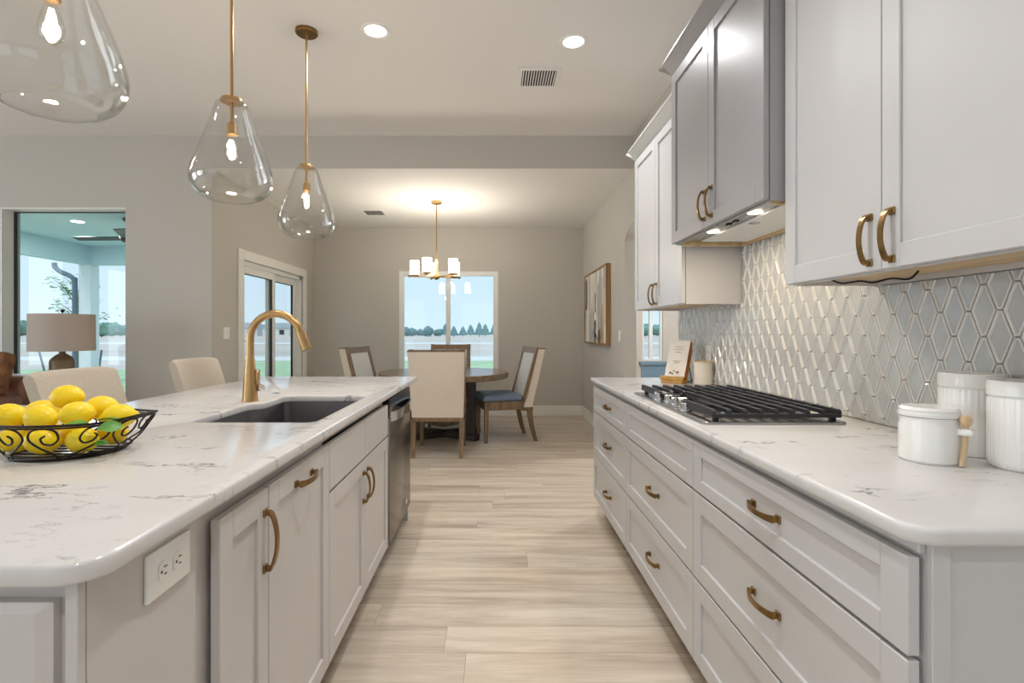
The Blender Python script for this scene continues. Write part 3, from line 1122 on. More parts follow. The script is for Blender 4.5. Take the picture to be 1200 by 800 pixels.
# ---------------------------------------------------------------- canisters
def canister(x, y, r, h, label):
    t = thing('canister', (x, y, CT), label, 'canister')
    m = MB()
    m.lathe([(r * 0.9, 0.0), (r * 0.98, 0.006), (r, 0.014), (r, h - 0.045), (r * 0.985, h - 0.038)], (x, y, CT), 144, cap0=True, cap1=True, flute=36, fd=0.022)
    m.build('body', M['ceramic'], t, smooth=60)
    m = MB()
    m.lathe([(r * 0.95, h - 0.038), (r * 0.95, h - 0.034), (r * 1.01, h - 0.033), (r * 1.015, h - 0.008), (r * 0.98, h)], (x, y, CT), 64, cap0=True, cap1=True)
    m.build('lid', M['ceramic'], t, smooth=45)
    return t


canister(1.205, 1.312, 0.067, 0.203, 'white ribbed ceramic canister standing back against the tile wall')
canister(1.193, 1.165, 0.067, 0.197, 'white ribbed ceramic canister at the right end, nearest the camera')
jx, jy, jr, jh = 1.035, 1.24, 0.058, 0.130
t = thing('lidded_jar', (jx, jy, CT), 'low white stoneware jar with flat lid and a wooden spoon in its loop', 'jar')
m = MB(); m.lathe([(jr * 0.92, 0), (jr, 0.006), (jr, 0.085), (jr * 0.955, 0.092), (jr * 0.955, 0.106)], (jx, jy, CT), 64, cap0=True, cap1=True); m.build('body', M['ceramic'], t)
m = MB(); m.lathe([(jr * 0.94, 0.1065), (jr * 1.0, 0.108), (jr * 1.02, 0.113), (jr * 1.0, 0.118), (jr * 0.985, 0.1185), (jr * 1.0, 0.124), (jr * 0.9, 0.130)], (jx, jy, CT), 64, cap0=True, cap1=True); m.build('lid', M['ceramic'], t)
sa = math.radians(-58)
sp = Vector((jx + (jr + 0.010) * math.cos(sa), jy + (jr + 0.010) * math.sin(sa), CT))
m = MB(); m.obox((0.03, 0.026, 0.016), Matrix.Translation(sp + Vector((0, 0, 0.078))) @ Matrix.Rotation(sa, 4, 'Z'), 0.005, 2); m.build('spoon_loop', M['ceramic'], t)
m = MB()
so = Vector((math.cos(sa), math.sin(sa), 0)) * 0.0
m.tube([sp + Vector((-0.012, -0.004, 0.002)), sp + Vector((-0.002, -0.001, 0.06)), sp + Vector((0.0, 0.0, 0.094))], [0.0065, 0.006, 0.006], 10)
m.ell(sp + Vector((0.001, 0, 0.104)), (0.0135, 0.011, 0.014))
tag(m.build('wooden_spoon', M['light_wood'], None), 'small pale wooden spoon held upright in the white jar loop', 'spoon')

# ---------------------------------------------------------------- cookbook on a wooden stand, cup, wall outlet
bk = P(790, 449, 3.14); bk.z = CT
t = thing('book_stand', bk, 'golden wood tabletop book stand behind the cooktop', 'book stand')
yaw = math.radians(-48)
RZ = Matrix.Rotation(yaw, 4, 'Z')
LE = Matrix.Rotation(math.radians(20), 4, 'X')     # lean back (away from camera)
base_m = Matrix.Translation(bk) @ RZ
m = MB(); m.obox((0.135, 0.07, 0.018), base_m @ Matrix.Translation((0, 0.0, 0.009)), 0.003)
m.obox((0.15, 0.016, 0.024), base_m @ Matrix.Translation((0, -0.028, 0.030)), 0.003)
m.build('ledge', M['gold_wood'], t)
m = MB(); m.obox((0.115, 0.012, 0.20), base_m @ Matrix.Translation((0, 0.012, 0.018)) @ LE.inverted() @ Matrix.Translation((0, 0.034, 0.11)), 0.002)
m.build('back_board', M['gold_wood'], t)
m = MB()
for s in (-1, 1):
    m.tube([(base_m @ Vector((s * 0.05, 0.075, 0.14))), (base_m @ Vector((s * 0.05, 0.12, 0.0035)))], 0.003, 6)
m.tube([(base_m @ Vector((-0.05, 0.12, 0.0035))), (base_m @ Vector((0.05, 0.12, 0.0035)))], 0.003, 6)
m.build('wire_prop', M['black_metal'], t)
bm_ = base_m @ Matrix.Translation((0, 0.0, 0.0195)) @ LE.inverted()
t = thing('cookbook', (bm_ @ Vector((0, 0, 0))), 'pale cookbook with a small still life on its cover, on the wooden stand', 'book')
m = MB(); m.obox((0.128, 0.004, 0.235), bm_ @ Matrix.Translation((0, -0.004, 0.130)), 0.001); cov = m.build('front_cover', M['paper'], t)
m = MB(); m.obox((0.124, 0.020, 0.229), bm_ @ Matrix.Translation((0, 0.0085, 0.130))); m.build('page_block', M['copper_page'], t, smooth=0)
m = MB(); m.obox((0.128, 0.004, 0.235), bm_ @ Matrix.Translation((0, 0.021, 0.130)), 0.001); m.build('back_cover', M['copper_page'], t)
for w_, z_ in ((0.05, 0.205), (0.06, 0.19), (0.04, 0.172), (0.05, 0.115), (0.035, 0.105)):
    m = MB(); m.obox((w_, 0.0008, 0.0045), bm_ @ Matrix.Translation((0, -0.0064, z_))); m.build('text_line', M['ink'], cov, smooth=0)
m = MB()
for (dx, dz, rr) in ((-0.03, 0.04, 0.010), (-0.008, 0.052, 0.007), (0.016, 0.045, 0.011), (-0.015, 0.034, 0.008)):
    m.obox((rr * 1.4, 0.0008, rr * 1.2), bm_ @ Matrix.Translation((dx, -0.0064, dz)), 0.0)
m.build('cover_picture', M['bark'], cov, smooth=0)

cxx, cyy = 1.222, 3.045
t = thing('utensil_crock', (cxx, cyy, CT), 'cream cylindrical crock with a wooden rim by the cookbook', 'crock')
m = MB(); m.lathe([(0.048, 0.0), (0.052, 0.004), (0.052, 0.130), (0.046, 0.130), (0.046, 0.012)], (cxx, cyy, CT), 40, cap0=True, cap1=True); m.build('body', M['cream_ceramic'], t)
m = MB(); m.lathe([(0.053, 0.1301), (0.053, 0.137), (0.045, 0.137), (0.045, 0.1301)], (cxx, cyy, CT), 40, loop=True); m.build('rim', M['light_wood'], t)


def outlet_plate(name, label, c, out, up, size, kind):
    """c centre on the surface; out normal; up vertical in the plate's own frame"""
    c, out, up = Vector(c), Vector(out), Vector(up)
    side = up.cross(out)
    R = Matrix((side, up, out)).transposed().to_4x4()
    B = Matrix.Translation(c) @ R
    t = thing(name, c, label, 'outlet' if kind == 'outlet' else 'switch')
    m = MB(); m.obox((size[0], size[1], 0.006), B @ Matrix.Translation((0, 0, 0.003)), 0.0018, 2); m.build('plate', M['plate'], t)
    if kind == 'outlet':
        for s in (-1, 1):
            m = MB()
            rp = [(0.0165 * math.cos(a) , max(-0.0135, min(0.0135, 0.0175 * math.sin(a)))) for a in [2 * PI * k / 28 for k in range(28)]]
            m.loft([[B @ Vector((x, s * 0.02 + y, 0.0062)) for x, y in rp], [B @ Vector((x * 0.96, s * 0.02 + y * 0.96, 0.0085)) for x, y in rp]])
            f_ = m.build('receptacle', M['plate'], t)
            m = MB()
            m.obox((0.002, 0.008, 0.001), B @ Matrix.Translation((-0.006, s * 0.02 + 0.003, 0.0086)))
            m.obox((0.002, 0.006, 0.001), B @ Matrix.Translation((0.006, s * 0.02 + 0.003, 0.0086)))
            m.obox((0.004, 0.004, 0.001), B @ Matrix.Translation((0, s * 0.02 - 0.007, 0.0086)))
            m.build('slots', M['slot'], f_, smooth=0)
    else:
        for k in ([0] if kind == 'switch' else (-0.023, 0.023)):
            m = MB(); m.obox((0.033, 0.066, 0.004), B @ Matrix.Translation((k, 0, 0.0075)) @ Matrix.Rotation(math.radians(3), 4, 'X'), 0.001); m.build('rocker', M['plate'], t)
    return t


outlet_plate('wall_outlet', 'white outlet plate on the tile wall behind the crock', (TX - 0.008, 3.10, 1.085), (-1, 0, 0), (0, 0, 1), (0.072, 0.115), 'outlet')
outlet_plate('light_switch', 'white switch plate on the wall beside the sliding glass door', (LX, 5.115, 1.21), (1, 0, 0), (0, 0, 1), (0.115, 0.115), 'double')
outlet_plate('light_switch', 'white switch plate on the right wall between painting and arch', (WX, 5.36, 1.18), (-1, 0, 0), (0, 0, 1), (0.072, 0.115), 'switch')
# the island outlet lies on its side
outlet_plate('wall_outlet', 'white duplex outlet on the grey end panel of the island', (-0.5595, 0.89, 0.822), (1, 0, 0), (0, 1, 0), (0.078, 0.118), 'outlet')

# ---------------------------------------------------------------- island
IX = -0.529           # counter edge
IF = -0.545           # door faces
IC = -0.576           # carcass front
IB = -1.17
# counter with sink cut-out
ctr = [(-1.61, 0.68)] + arc(IX - 0.055, 0.68 + 0.055, 0.055, 270, 360, 9) + [(IX, 3.59)] + arc(-1.61 + 0.05, 3.59 - 0.05, 0.05, 90, 180, 6)
SY0, SY1, SXR, SXL, SXM = 1.769, 2.505, -0.612, -1.05, -1.0
cut = [(SXR - 0.02, SY0), (SXR, SY0 + 0.02), (SXR, SY1 - 0.02), (SXR - 0.02, SY1), (SXM + 0.02, SY1), (SXM, SY1 - 0.02)]
cut += [(SXM, 2.29), (SXM - 0.008, 2.262), (SXM - 0.025, 2.245), (SXM - 0.042, 2.228), (SXL, 2.20)]
cut += [(SXL, SY0 + 0.02), (SXL + 0.02, SY0)]
mb = MB(); mb.prism(ctr, 0.884, CT, 0.006, 2, hole=list(reversed(cut)))
tag(mb.build('countertop', M['quartz'], None, smooth=50), 'white veined quartz island countertop with a sink cut-out', 'countertop', 'quartz countertops')

# undermount sink
t = thing('kitchen_sink', (-0.82, 2.13, 0.66), 'undermount stainless sink in the island countertop', 'sink')
def off(poly, d):
    c = Vector((sum(p[0] for p in poly) / len(poly), sum(p[1] for p in poly) / len(poly)))
    return [(p[0] + (d if p[0] > c.x else -d), p[1] + (d if p[1] > c.y else -d)) for p in poly]
o1 = off(cut, 0.006)
o2 = off(cut, -0.012)
m = MB()
m.loft([[Vector((x, y, 0.8835)) for x, y in off(cut, 0.022)], [Vector((x, y, 0.8835)) for x, y in o1], [Vector((x, y, 0.71)) for x, y in off(cut, 0.002)], [Vector((x, y, 0.69)) for x, y in o2]], cap0=False, cap1=True)
m.build('basin', M['sink_steel'], t, smooth=30)
m = MB(); m.lathe([(0.055, 0.0), (0.05, 0.003), (0.038, 0.003), (0.034, -0.0)], (-0.82, 2.13, 0.6905), 28, cap1=True); m.build('drain', M['chrome'], t)

# cabinets of the island
def island_body(t, y0, y1, hollow=False, kick=True):
    m = MB()
    if hollow:
        m.box((IB, y0, 0.105), (IC, y0 + 0.018, 0.882)); m.box((IB, y1 - 0.018, 0.105), (IC, y1, 0.882))
        m.box((IB + 0.001, y0 + 0.017, 0.106), (IC - 0.021, y1 - 0.017, 0.125)); m.box((IB + 0.001, y0 + 0.017, 0.126), (IB + 0.015, y1 - 0.017, 0.881))
        m.box((IC - 0.02, y0 + 0.017, 0.85), (IC - 0.001, y1 - 0.017, 0.881)); m.box((IC - 0.02, y0 + 0.017, 0.68), (IC - 0.001, y1 - 0.017, 0.70))
    else:
        m.box((IB, y0, 0.105), (IC, y1, 0.882))
    m.build('body', M['island_grey'], t)
    if kick:
        m = MB(); m.box((IC - 0.09, y0, 0), (IC - 0.07, y1, 0.105)); m.build('toe_kick', M['dark_gap'], t, smooth=0)


# near end block with outlet and a panelled end
t = thing('end_cabinet', (-0.87, 0.84, 0), 'grey panelled end cabinet of the island, under the near counter corner', 'cabinet', 'grey island cabinets')
m = MB(); m.box((IB, 0.712, 0.0), (-0.5775, 0.976, 0.882)); m.box((-0.5775, 0.716, 0.0), (-0.56, 0.976, 0.882)); m.box((-0.5775, 0.70, 0.0), (-0.56, 0.7145, 0.882), 0.001)
m.build('body', M['island_grey'], t)
m = MB()
u0, u1, v0, v1 = -1.12, -0.591, 0.12, 0.858
m.loft([[Vector((u0, 0.712, v0)), Vector((u1, 0.712, v0)), Vector((u1, 0.712, v1)), Vector((u0, 0.712, v1))],
        [Vector((u0, 0.698, v0)), Vector((u1, 0.698, v0)), Vector((u1, 0.698, v1)), Vector((u0, 0.698, v1))],
        [Vector((u0 + 0.018, 0.690, v0 + 0.018)), Vector((u1 - 0.018, 0.690, v0 + 0.018)), Vector((u1 - 0.018, 0.690, v1 - 0.012)), Vector((u0 + 0.018, 0.690, v1 - 0.012))]])
m.build('door', M['island_grey'], t, smooth=0)

t = thing('island_cabinet', (-0.86, 1.12, 0), 'narrow grey island cabinet with one tall pull, nearest the outlet', 'cabinet', 'grey island cabinets')
island_body(t, 0.978, 1.260)
m = MB(); shaker(m, 'x', 1.036, 1.2565, 0.12, 0.846, IF, 1, st=0.052); d = m.build('door', M['island_grey'], t)
handle(d, (IF, 1.236, 0.725), (0, 0, 1), (1, 0, 0), 0.15)

t = thing('island_cabinet', (-0.86, 1.49, 0), 'grey pull-out island cabinet with a horizontal pull on its top rail', 'cabinet', 'grey island cabinets')
island_body(t, 1.261, 1.724)
m = MB(); shaker(m, 'x', 1.2615, 1.721, 0.12, 0.847, IF, 1); d = m.build('door', M['island_grey'], t)
handle(d, (IF, 1.49, 0.803), (0, 1, 0), (1, 0, 0), 0.14)

t = thing('sink_base_cabinet', (-0.86, 2.2, 0), 'grey sink base with two false fronts above a pair of doors', 'cabinet', 'grey island cabinets')
island_body(t, 1.726, 2.676, hollow=True)
for (a, b, k) in ((1.7265, 2.198, 0), (2.2025, 2.672, 1)):
    m = MB(); shaker(m, 'x', a, b, 0.692, 0.847, IF, 1, flat=True); m.build('false_front', M['island_grey'], t)
    m = MB(); shaker(m, 'x', a, b, 0.12, 0.683, IF, 1); d = m.build('door', M['island_grey'], t)
    handle(d, (IF, b - 0.034 if k == 0 else a + 0.034, 0.575), (0, 0, 1), (1, 0, 0), 0.135)

# dishwasher
t = thing('dishwasher', (-0.86, 3.03, 0), 'stainless dishwasher with a bowed handle at the far end of the island', 'dishwasher')
m = MB(); m.box((IB, 2.69, 0.10), (IC, 3.362, 0.87)); m.build('tub', M['black_plastic'], t, smooth=0)
m = MB(); m.box((IC, 2.70, 0.115), (IF + 0.004, 3.36, 0.775), 0.004, 2); m.build('door', M['dark_steel'], t)
m = MB(); m.box((IC, 2.70, 0.778), (IF + 0.002, 3.36, 0.868), 0.003); m.build('control_panel', M['black_plastic'], t)
m = MB()
n = 16
rg = []
for i in range(n + 1):
    s = -1 + 2 * i / n
    y = 3.03 + s * 0.31
    o_ = IF + 0.006 + 0.036 * (1 - s * s) ** 0.6 if abs(s) < 1 else IF + 0.006
    zc = 0.79
    rg.append([Vector((o_ - 0.012, y, zc + 0.010)), Vector((o_, y, zc + 0.012)), Vector((o_ + 0.002, y, zc - 0.038)), Vector((o_ - 0.010, y, zc - 0.040))])
m.loft(rg); m.build('handle', M['chrome'], t, smooth=40)
m = MB(); m.box((IF + 0.004, 3.2, 0.165), (IF + 0.0048, 3.235, 0.185)); m.build('badge', M['plate'], t, smooth=0)
m = MB(); m.box((IB, 2.69, 0.0), (IC - 0.05, 3.362, 0.10)); m.build('kick_plate', M['black_plastic'], t, smooth=0)
t = thing('island_enclosure', (-1.18, 2.05, 0), 'grey finished panels closing the far end and stool side of the island', 'panel', 'grey island cabinets')
m = MB(); m.box((IB, 3.365, 0.0), (IC + 0.018, 3.40, 0.882), 0.002); m.build('end_panel', M['island_grey'], t)
m = MB(); m.box((IB - 0.022, 0.712, 0.0), (IB - 0.001, 3.40, 0.882), 0.002); m.build('back_panel', M['island_grey'], t)

# faucet
fx, fy = -1.078, 2.30
t = thing('kitchen_faucet', (fx, fy, CT), 'tall brushed brass gooseneck faucet on the island beside the sink', 'faucet')
m = MB()
m.lathe([(0.034, 0.0), (0.033, 0.004), (0.031, 0.03), (0.027, 0.09), (0.022, 0.15), (0.0185, 0.19), (0.0175, 0.2)], (fx, fy, CT), 32, cap0=True, cap1=True)
m.build('base', M['brass'], t)
m = MB()
R_ = 0.112
pts = [(fx, fy, CT + 0.195), (fx, fy, CT + 0.235), (fx, fy, CT + 0.275)]
for i in range(1, 21):
    a = PI - math.radians(162) * i / 20
    pts.append((fx + R_ + R_ * math.cos(a), fy, CT + 0.275 + R_ * math.sin(a)))
m.tube(pts, 0.0165, 20)
m.build('spout', M['brass'], t)
e0, e1 = Vector(pts[-1]), Vector(pts[-2])
dr = (e0 - e1).normalized()
m = MB(); m.tube([e0 + dr * 0.001, e0 + dr * 0.012, e0 + dr * 0.05, e0 + dr * 0.088], [0.0175, 0.0185, 0.0215, 0.0235], 20); sh = m.build('spray_head', M['brass'], t)
m = MB(); m.tube([e0 + dr * 0.0881, e0 + dr * 0.0905], [0.019, 0.019], 16); m.build('nozzle', M['black_plastic'], sh)
m = MB(); m.box((fx + 0.024, fy - 0.006, CT + 0.07), (fx + 0.034, fy + 0.026, CT + 0.14), 0.004, 2); m.cyl((fx + 0.02, fy + 0.02, CT + 0.06), (fx + 0.035, fy + 0.02, CT + 0.06), 0.017, 18); m.build('lever', M['brass'], t)
m = MB(); m.cyl((fx + 0.0355, fy + 0.02, CT + 0.058), (fx + 0.052, fy + 0.02, CT + 0.058), 0.015, 18, 0.013); m.build('lever_cap', M['chrome'], t)

m = MB(); m.lathe([(0.022, 0), (0.022, 0.003), (0.017, 0.005), (0.012, 0.005), (0.011, 0.009)], (-1.083, 2.585, CT), 24, cap0=True, cap1=True)
tag(m.build('air_switch_button', M['chrome'], None), 'small round chrome button set in the island counter behind the faucet', 'button')

# ---------------------------------------------------------------- wire fruit basket, lemons, leaves
bc = Vector((-1.085, 1.335, CT))
t = thing('wire_basket', bc, 'boat-shaped black scrolled wire basket holding lemons on the island', 'basket')
RA, RBb, BA, BB, HT = 0.20, 0.138, 0.118, 0.112, 0.088


def bpt(th, s):
    """point on the basket wall: th around, s from 0 (foot) to 1 (rim)"""
    c_, s_ = math.cos(th), math.sin(th)
    ry = math.copysign(abs(s_) ** 0.95, s_)
    top = Vector((RA * c_, RBb * ry, HT + 0.012 * abs(c_) ** 6))
    bot = Vector((BA * c_, BB * ry, 0.004))
    k = s ** 0.75
    p = bot.lerp(top, k)
    p.z = bot.z + (top.z - bot.z) * s
    return bc + p


m = MB()
m.tube([bpt(2 * PI * i / 72, 1.0) for i in range(72)], 0.0032, 8, closed=True)
m.tube([bpt(2 * PI * i / 72, 0.93) for i in range(72)], 0.0022, 6, closed=True)
m.build('rim', M['black_metal'], t)
m = MB()
m.tube([bpt(2 * PI * i / 60, 0.0) for i in range(60)], 0.004, 8, closed=True)
m.tube([bpt(2 * PI * i / 60, 0.10) for i in range(60)], 0.0026, 6, closed=True)
for yy in (-0.045, -0.015, 0.015, 0.045):
    xx = BA * math.sqrt(max(0, 1 - (yy / BB) ** 2)) * 0.96
    m.tube([bc + Vector((-xx, yy, 0.004)), bc + Vector((xx, yy, 0.004))], 0.0022, 6)
m.build('foot_grid', M['black_metal'], t)
motif = [(0.12, 0.02), (0.36, 0.20), (0.66, 0.36), (0.92, 0.60), (0.86, 0.84), (0.62, 0.93), (0.34, 0.86), (0.24, 0.62), (0.38, 0.46), (0.58, 0.50), (0.64, 0.64), (0.54, 0.72)]
NM = 12
for k in range(NM):
    mir = k % 2
    path = smoothpath([Vector((a if not mir else 1 - a, b, 0)) for a, b in motif], 5)
    m = MB()
    m.tube([bpt(2 * PI * (k + q.x) / NM, q.y) for q in path], 0.0024, 6)
    m.build('scroll', M['black_metal'], t)

LEM = [  # x, y, z from the basket centre, yaw, tilt, label
    (-0.092, -0.055, 0.042, 0.15, 0.0, 'bottom lemon at the front left of the basket, behind the scroll wires'),
    (-0.012, -0.070, 0.042, 0.25, 0.1, 'bottom lemon at the front middle of the basket, under its foot scrolls'),
    (0.072, -0.055, 0.041, -0.3, 0.0, 'bottom lemon at the front right of the basket, under the green leaf'),
    (-0.096, 0.040, 0.041, 0.1, 0.0, 'lemon low at the back left inside the basket'),
    (-0.005, 0.020, 0.040, 0.1, 0.0, 'lemon low at the back middle inside the basket'),
    (0.082, 0.035, 0.042, -0.3, 0.0, 'lemon low at the back right inside the basket'),
    (-0.122, -0.040, 0.097, 0.3, 0.1, 'leftmost lemon resting on the front rim of the basket'),
    (-0.034, -0.050, 0.095, -0.1, 0.15, 'lemon at the front rim just left of the middle of the basket'),
    (0.124, -0.002, 0.090, 0.5, -0.1, 'rightmost lemon, partly behind a leaf at the basket tip'),
    (0.045, -0.036, 0.102, 1.2, 0.0, 'round lemon end-on at the front of the top pair'),
    (0.046, 0.044, 0.106, 0.6, 0.1, 'lemon right of the topmost one, pointing right'),
    (-0.036, 0.032, 0.136, 0.1, 0.0, 'topmost lemon crowning the pile in the basket'),
    (-0.116, 0.050, 0.094, 0.5, 0.1, 'lemon half hidden at the back left of the pile'),
]
lem_src = None
for i, (lx_, ly_, lz_, yw, tl, lab) in enumerate(LEM):
    p = bc + Vector((lx_, ly_, lz_))
    if lem_src is None:
        m = MB()
        def lf(d):
            a = abs(d.x)
            return 1.0 + (0.16 * max(0, (a - 0.93) / 0.07) ** 1.5 if a > 0.93 else 0) + 0.015 * mnoise.noise(d * 2.5)
        m.ell((0, 0, 0), (0.0385, 0.0320, 0.0310), u=28, v=18, fn=lf)
        o = m.build('lemon', M['lemon'], None, smooth=180)
        o.data.transform(Matrix.Translation((0, 0, -0.0310)))
        lem_src = o
    else:
        o = lem_src.copy(); scene.collection.objects.link(o)
    o.location = p
    o.rotation_euler = (0, tl, yw)
    tag(o, lab, 'lemon', 'lemons in the wire basket')
for i, (px, py, Y, yw, pit, L_, lab) in enumerate(((88, 497, 1.235, 0.1, 0.15, 0.06, 'green leaf tucked under the round front lemon at the rim'), (128, 491, 1.27, 0.25, -0.1, 0.055, 'green leaf lying over the right rim of the basket'), (130, 500, 1.235, 0.8, 0.9, 0.05, 'green leaf hanging inside the right side of the basket'), (119, 519, 1.235, 1.0, 0.6, 0.03, 'small green leaf low behind the right scrolls'))):
    m = MB()
    rows = []
    for k in range(9):
        s = k / 8
        w = 0.32 * L_ * math.sin(PI * min(1, s * 0.97 + 0.015)) ** 0.8
        x = (s - 0.5) * L_
        z = -0.25 * L_ * (s - 0.5) ** 2
        rows.append([Vector((x, -w, z + w * 0.25)), Vector((x, 0, z)), Vector((x, w, z + w * 0.25)), Vector((x, 0, z - 0.0008))])
    m.loft(rows)
    R = Matrix.Translation(P(px, py, Y)) @ Matrix.Rotation(yw, 4, 'Z') @ Matrix.Rotation(pit, 4, 'X')
    m.bm.transform(R)
    tag(m.build('lemon_leaf', M['leaf'], None, smooth=60), lab, 'leaf', 'green leaves among the lemons')

# ---------------------------------------------------------------- bar stools
def make_stool(label):
    """faces +X, origin on the floor under the seat"""
    t = thing('bar_stool', (0, 0, 0), label, 'stool', 'counter stools along the island')
    m = MB(); m.box((-0.22, -0.225, 0.60), (0.22, 0.225, 0.68), 0.03, 3); m.build('seat', M['stool_fabric'], t)
    m = MB()
    rings = []
    for k in range(9):
        y = -0.225 + 0.45 * k / 8
        bow = -0.03 * (1 - (2 * k / 8 - 1) ** 2)
        tk = 0.052
        prof = []
        for (z, xo) in ((0.66, 0.0), (0.80, -0.03), (0.95, -0.075), (1.035, -0.105)):
            prof.append((xo, z))
        ring = []
        fr = [Vector((-0.17 + bow + a, y, z)) for a, z in prof]
        bk_ = [Vector((-0.17 + bow + a - tk, y, z)) for a, z in prof]
        topc = [Vector((-0.17 + bow - 0.108 - tk * (0.5 - 0.5 * math.cos(PI * q / 5)), y, 1.035 + 0.026 * math.sin(PI * q / 5))) for q in range(1, 5)]
        ring = fr + topc + list(reversed(bk_))
        e = 0.0
        if k in (0, 8):
            e = 0.006
            cen = sum(ring, Vector()) / len(ring)
            ring = [cen + (p - cen) * 0.93 for p in ring]
        rings.append(ring)
    m.loft(rings)
    m.build('backrest', M['stool_fabric'], t, smooth=50)
    for (sx, sy) in ((1, 1), (1, -1), (-1, 1), (-1, -1)):
        m = MB(); m.tube([(sx * 0.185, sy * 0.19, 0.605), (sx * 0.215, sy * 0.21, 0.0)], [0.022, 0.016], 4); m.build('leg', M['dark_wood'], t)
    m = MB()
    for sy in (-1, 1):
        m.cyl((-0.205, sy * 0.203, 0.22), (0.205, sy * 0.203, 0.22), 0.010, 8)
    m.cyl((0.204, -0.203, 0.25), (0.204, 0.203, 0.25), 0.012, 8)
    m.build('footrest', M['dark_wood'], t)
    return t


st1 = make_stool('beige woven counter stool behind the bowl of lemons')
st1.location = (-1.525, 2.265, 0)
dup(st1, (-1.525, 3.175, 0), 0.0, 'beige woven counter stool near the faucet and the grey wall corner')

# ---------------------------------------------------------------- pendants
PX = -1.14
def make_pendant(label):
    """origin at the ceiling"""
    t = thing('pendant_lamp', (0, 0, 0), label, 'pendant lamp', 'glass pendants over the island')
    m = MB(); m.lathe([(0.066, 0.0), (0.066, -0.016), (0.060, -0.022), (0.012, -0.024)], (0, 0, 0), 36, cap0=True, cap1=True); m.build('canopy', M['antique'], t)
    m = MB(); m.tube([(0, 0, -0.0245), (0, 0, -0.83)], 0.0065, 10); m.build('rod', M['brass'], t)
    zt = CZ - 2.222        # glass top below ceiling
    g0 = -zt
    m = MB(); m.lathe([(0.016, 0.016), (0.042, 0.010), (0.046, 0.002), (0.046, -0.004), (0.02, -0.006)], (0, 0, g0), 32, cap0=True, cap1=True); m.build('collar', M['brass'], t)
    m = MB(); m.tube([(0, 0, g0 - 0.0065), (0, 0, g0 - 0.09)], 0.0075, 10); m.lathe([(0.0075, -0.088), (0.019, -0.10), (0.0215, -0.145), (0.017, -0.15)], (0, 0, g0), 20, cap0=True, cap1=True); m.build('socket', M['brass'], t)
    prof = [(0.047, -0.006), (0.058, -0.010), (0.066, -0.022), (0.078, -0.06), (0.101, -0.13), (0.128, -0.20), (0.150, -0.26), (0.163, -0.305), (0.166, -0.335), (0.161, -0.365), (0.147, -0.392), (0.124, -0.413), (0.098, -0.426)]
    pr = [Vector((r, z, 0)) for r, z in prof]
    sm = [(v.x, v.y) for v in smoothpath(pr, 4)]
    inn = [(r - 0.003, z) for r, z in reversed(sm)]
    m = MB(); m.lathe([(r, z + g0) for r, z in sm + inn], (0, 0, 0), 56, loop=True); m.build('glass_shade', M['pendant_glass'], t, smooth=80)
    bz = g0 - 0.151
    m = MB(); m.lathe([(0.012, 0.0), (0.014, -0.012), (0.024, -0.045), (0.029, -0.07), (0.024, -0.095), (0.010, -0.108), (0.001, -0.110)], (0, 0, bz), 24); m.build('bulb_glass', M['pendant_glass'], t, smooth=80)
    m = MB()
    for k in range(4):
        a = k * PI / 2
        m.tube([(0.004 * math.cos(a), 0.004 * math.sin(a), bz - 0.02), (0.012 * math.cos(a), 0.012 * math.sin(a), bz - 0.05), (0.005 * math.cos(a), 0.005 * math.sin(a), bz - 0.085)], 0.0022, 6)
    m.build('filament', M['bulb'], t)
    return t


p1 = make_pendant('clear glass teardrop pendant cut off by the top left corner')
p1.location = (PX, 1.34, CZ)
dup(p1, (PX, 2.262, CZ), 0.7, 'middle clear glass teardrop pendant over the island, hung before the grey wall')
dup(p1, (PX, 3.165, CZ), 1.9, 'smallest-looking clear glass pendant, hung from the visible brass canopy')
for y in (1.34, 2.262, 3.165):
    add_light('pendant_bulb', 'POINT', (PX, y, 2.012), 5.0, (1.0, 0.80, 0.56), 0.02)

# ---------------------------------------------------------------- downlights and vents
def downlight(x, y, z, label, group):
    t = thing('ceiling_downlight', (x, y, z), label, 'downlight', group)
    m = MB(); m.lathe([(0.088, 0.0), (0.086, -0.005), (0.068, -0.006), (0.062, -0.001)], (x, y, z), 36); m.build('trim_ring', M['plate'], t)
    m = MB(); m.lathe([(0.0, -0.003), (0.05, -0.0028), (0.0655, -0.002)], (x, y, z), 36); m.build('lens', M['can_glow'], t)
    add_light('downlight_beam', 'AREA', (x, y, z - 0.012), CAN_W * (1.15 if y > 3 else 1.0), WARM, 0.11, spread=math.radians(150 if y > 3 else 112))
    return t


downlight(-0.72, 3.16, CZ, 'round white lit downlight near the brass pendant canopy', 'recessed downlights')
downlight(0.50, 3.28, CZ, 'round white lit downlight near the ceiling vent and grey cabinet', 'recessed downlights')
for (x, y) in KITCHEN_CANS[2:] + LIVING_CANS:
    downlight(x, y, CZ, 'round white lit downlight in the ceiling above and behind the camera', 'downlights out of view')


add_light('hall_fill', 'POINT', (2.3, 5.4, 2.0), 75.0, (0.95, 0.97, 1.0), 0.15)  # added unseen lamp that brightens the hall beyond the arch


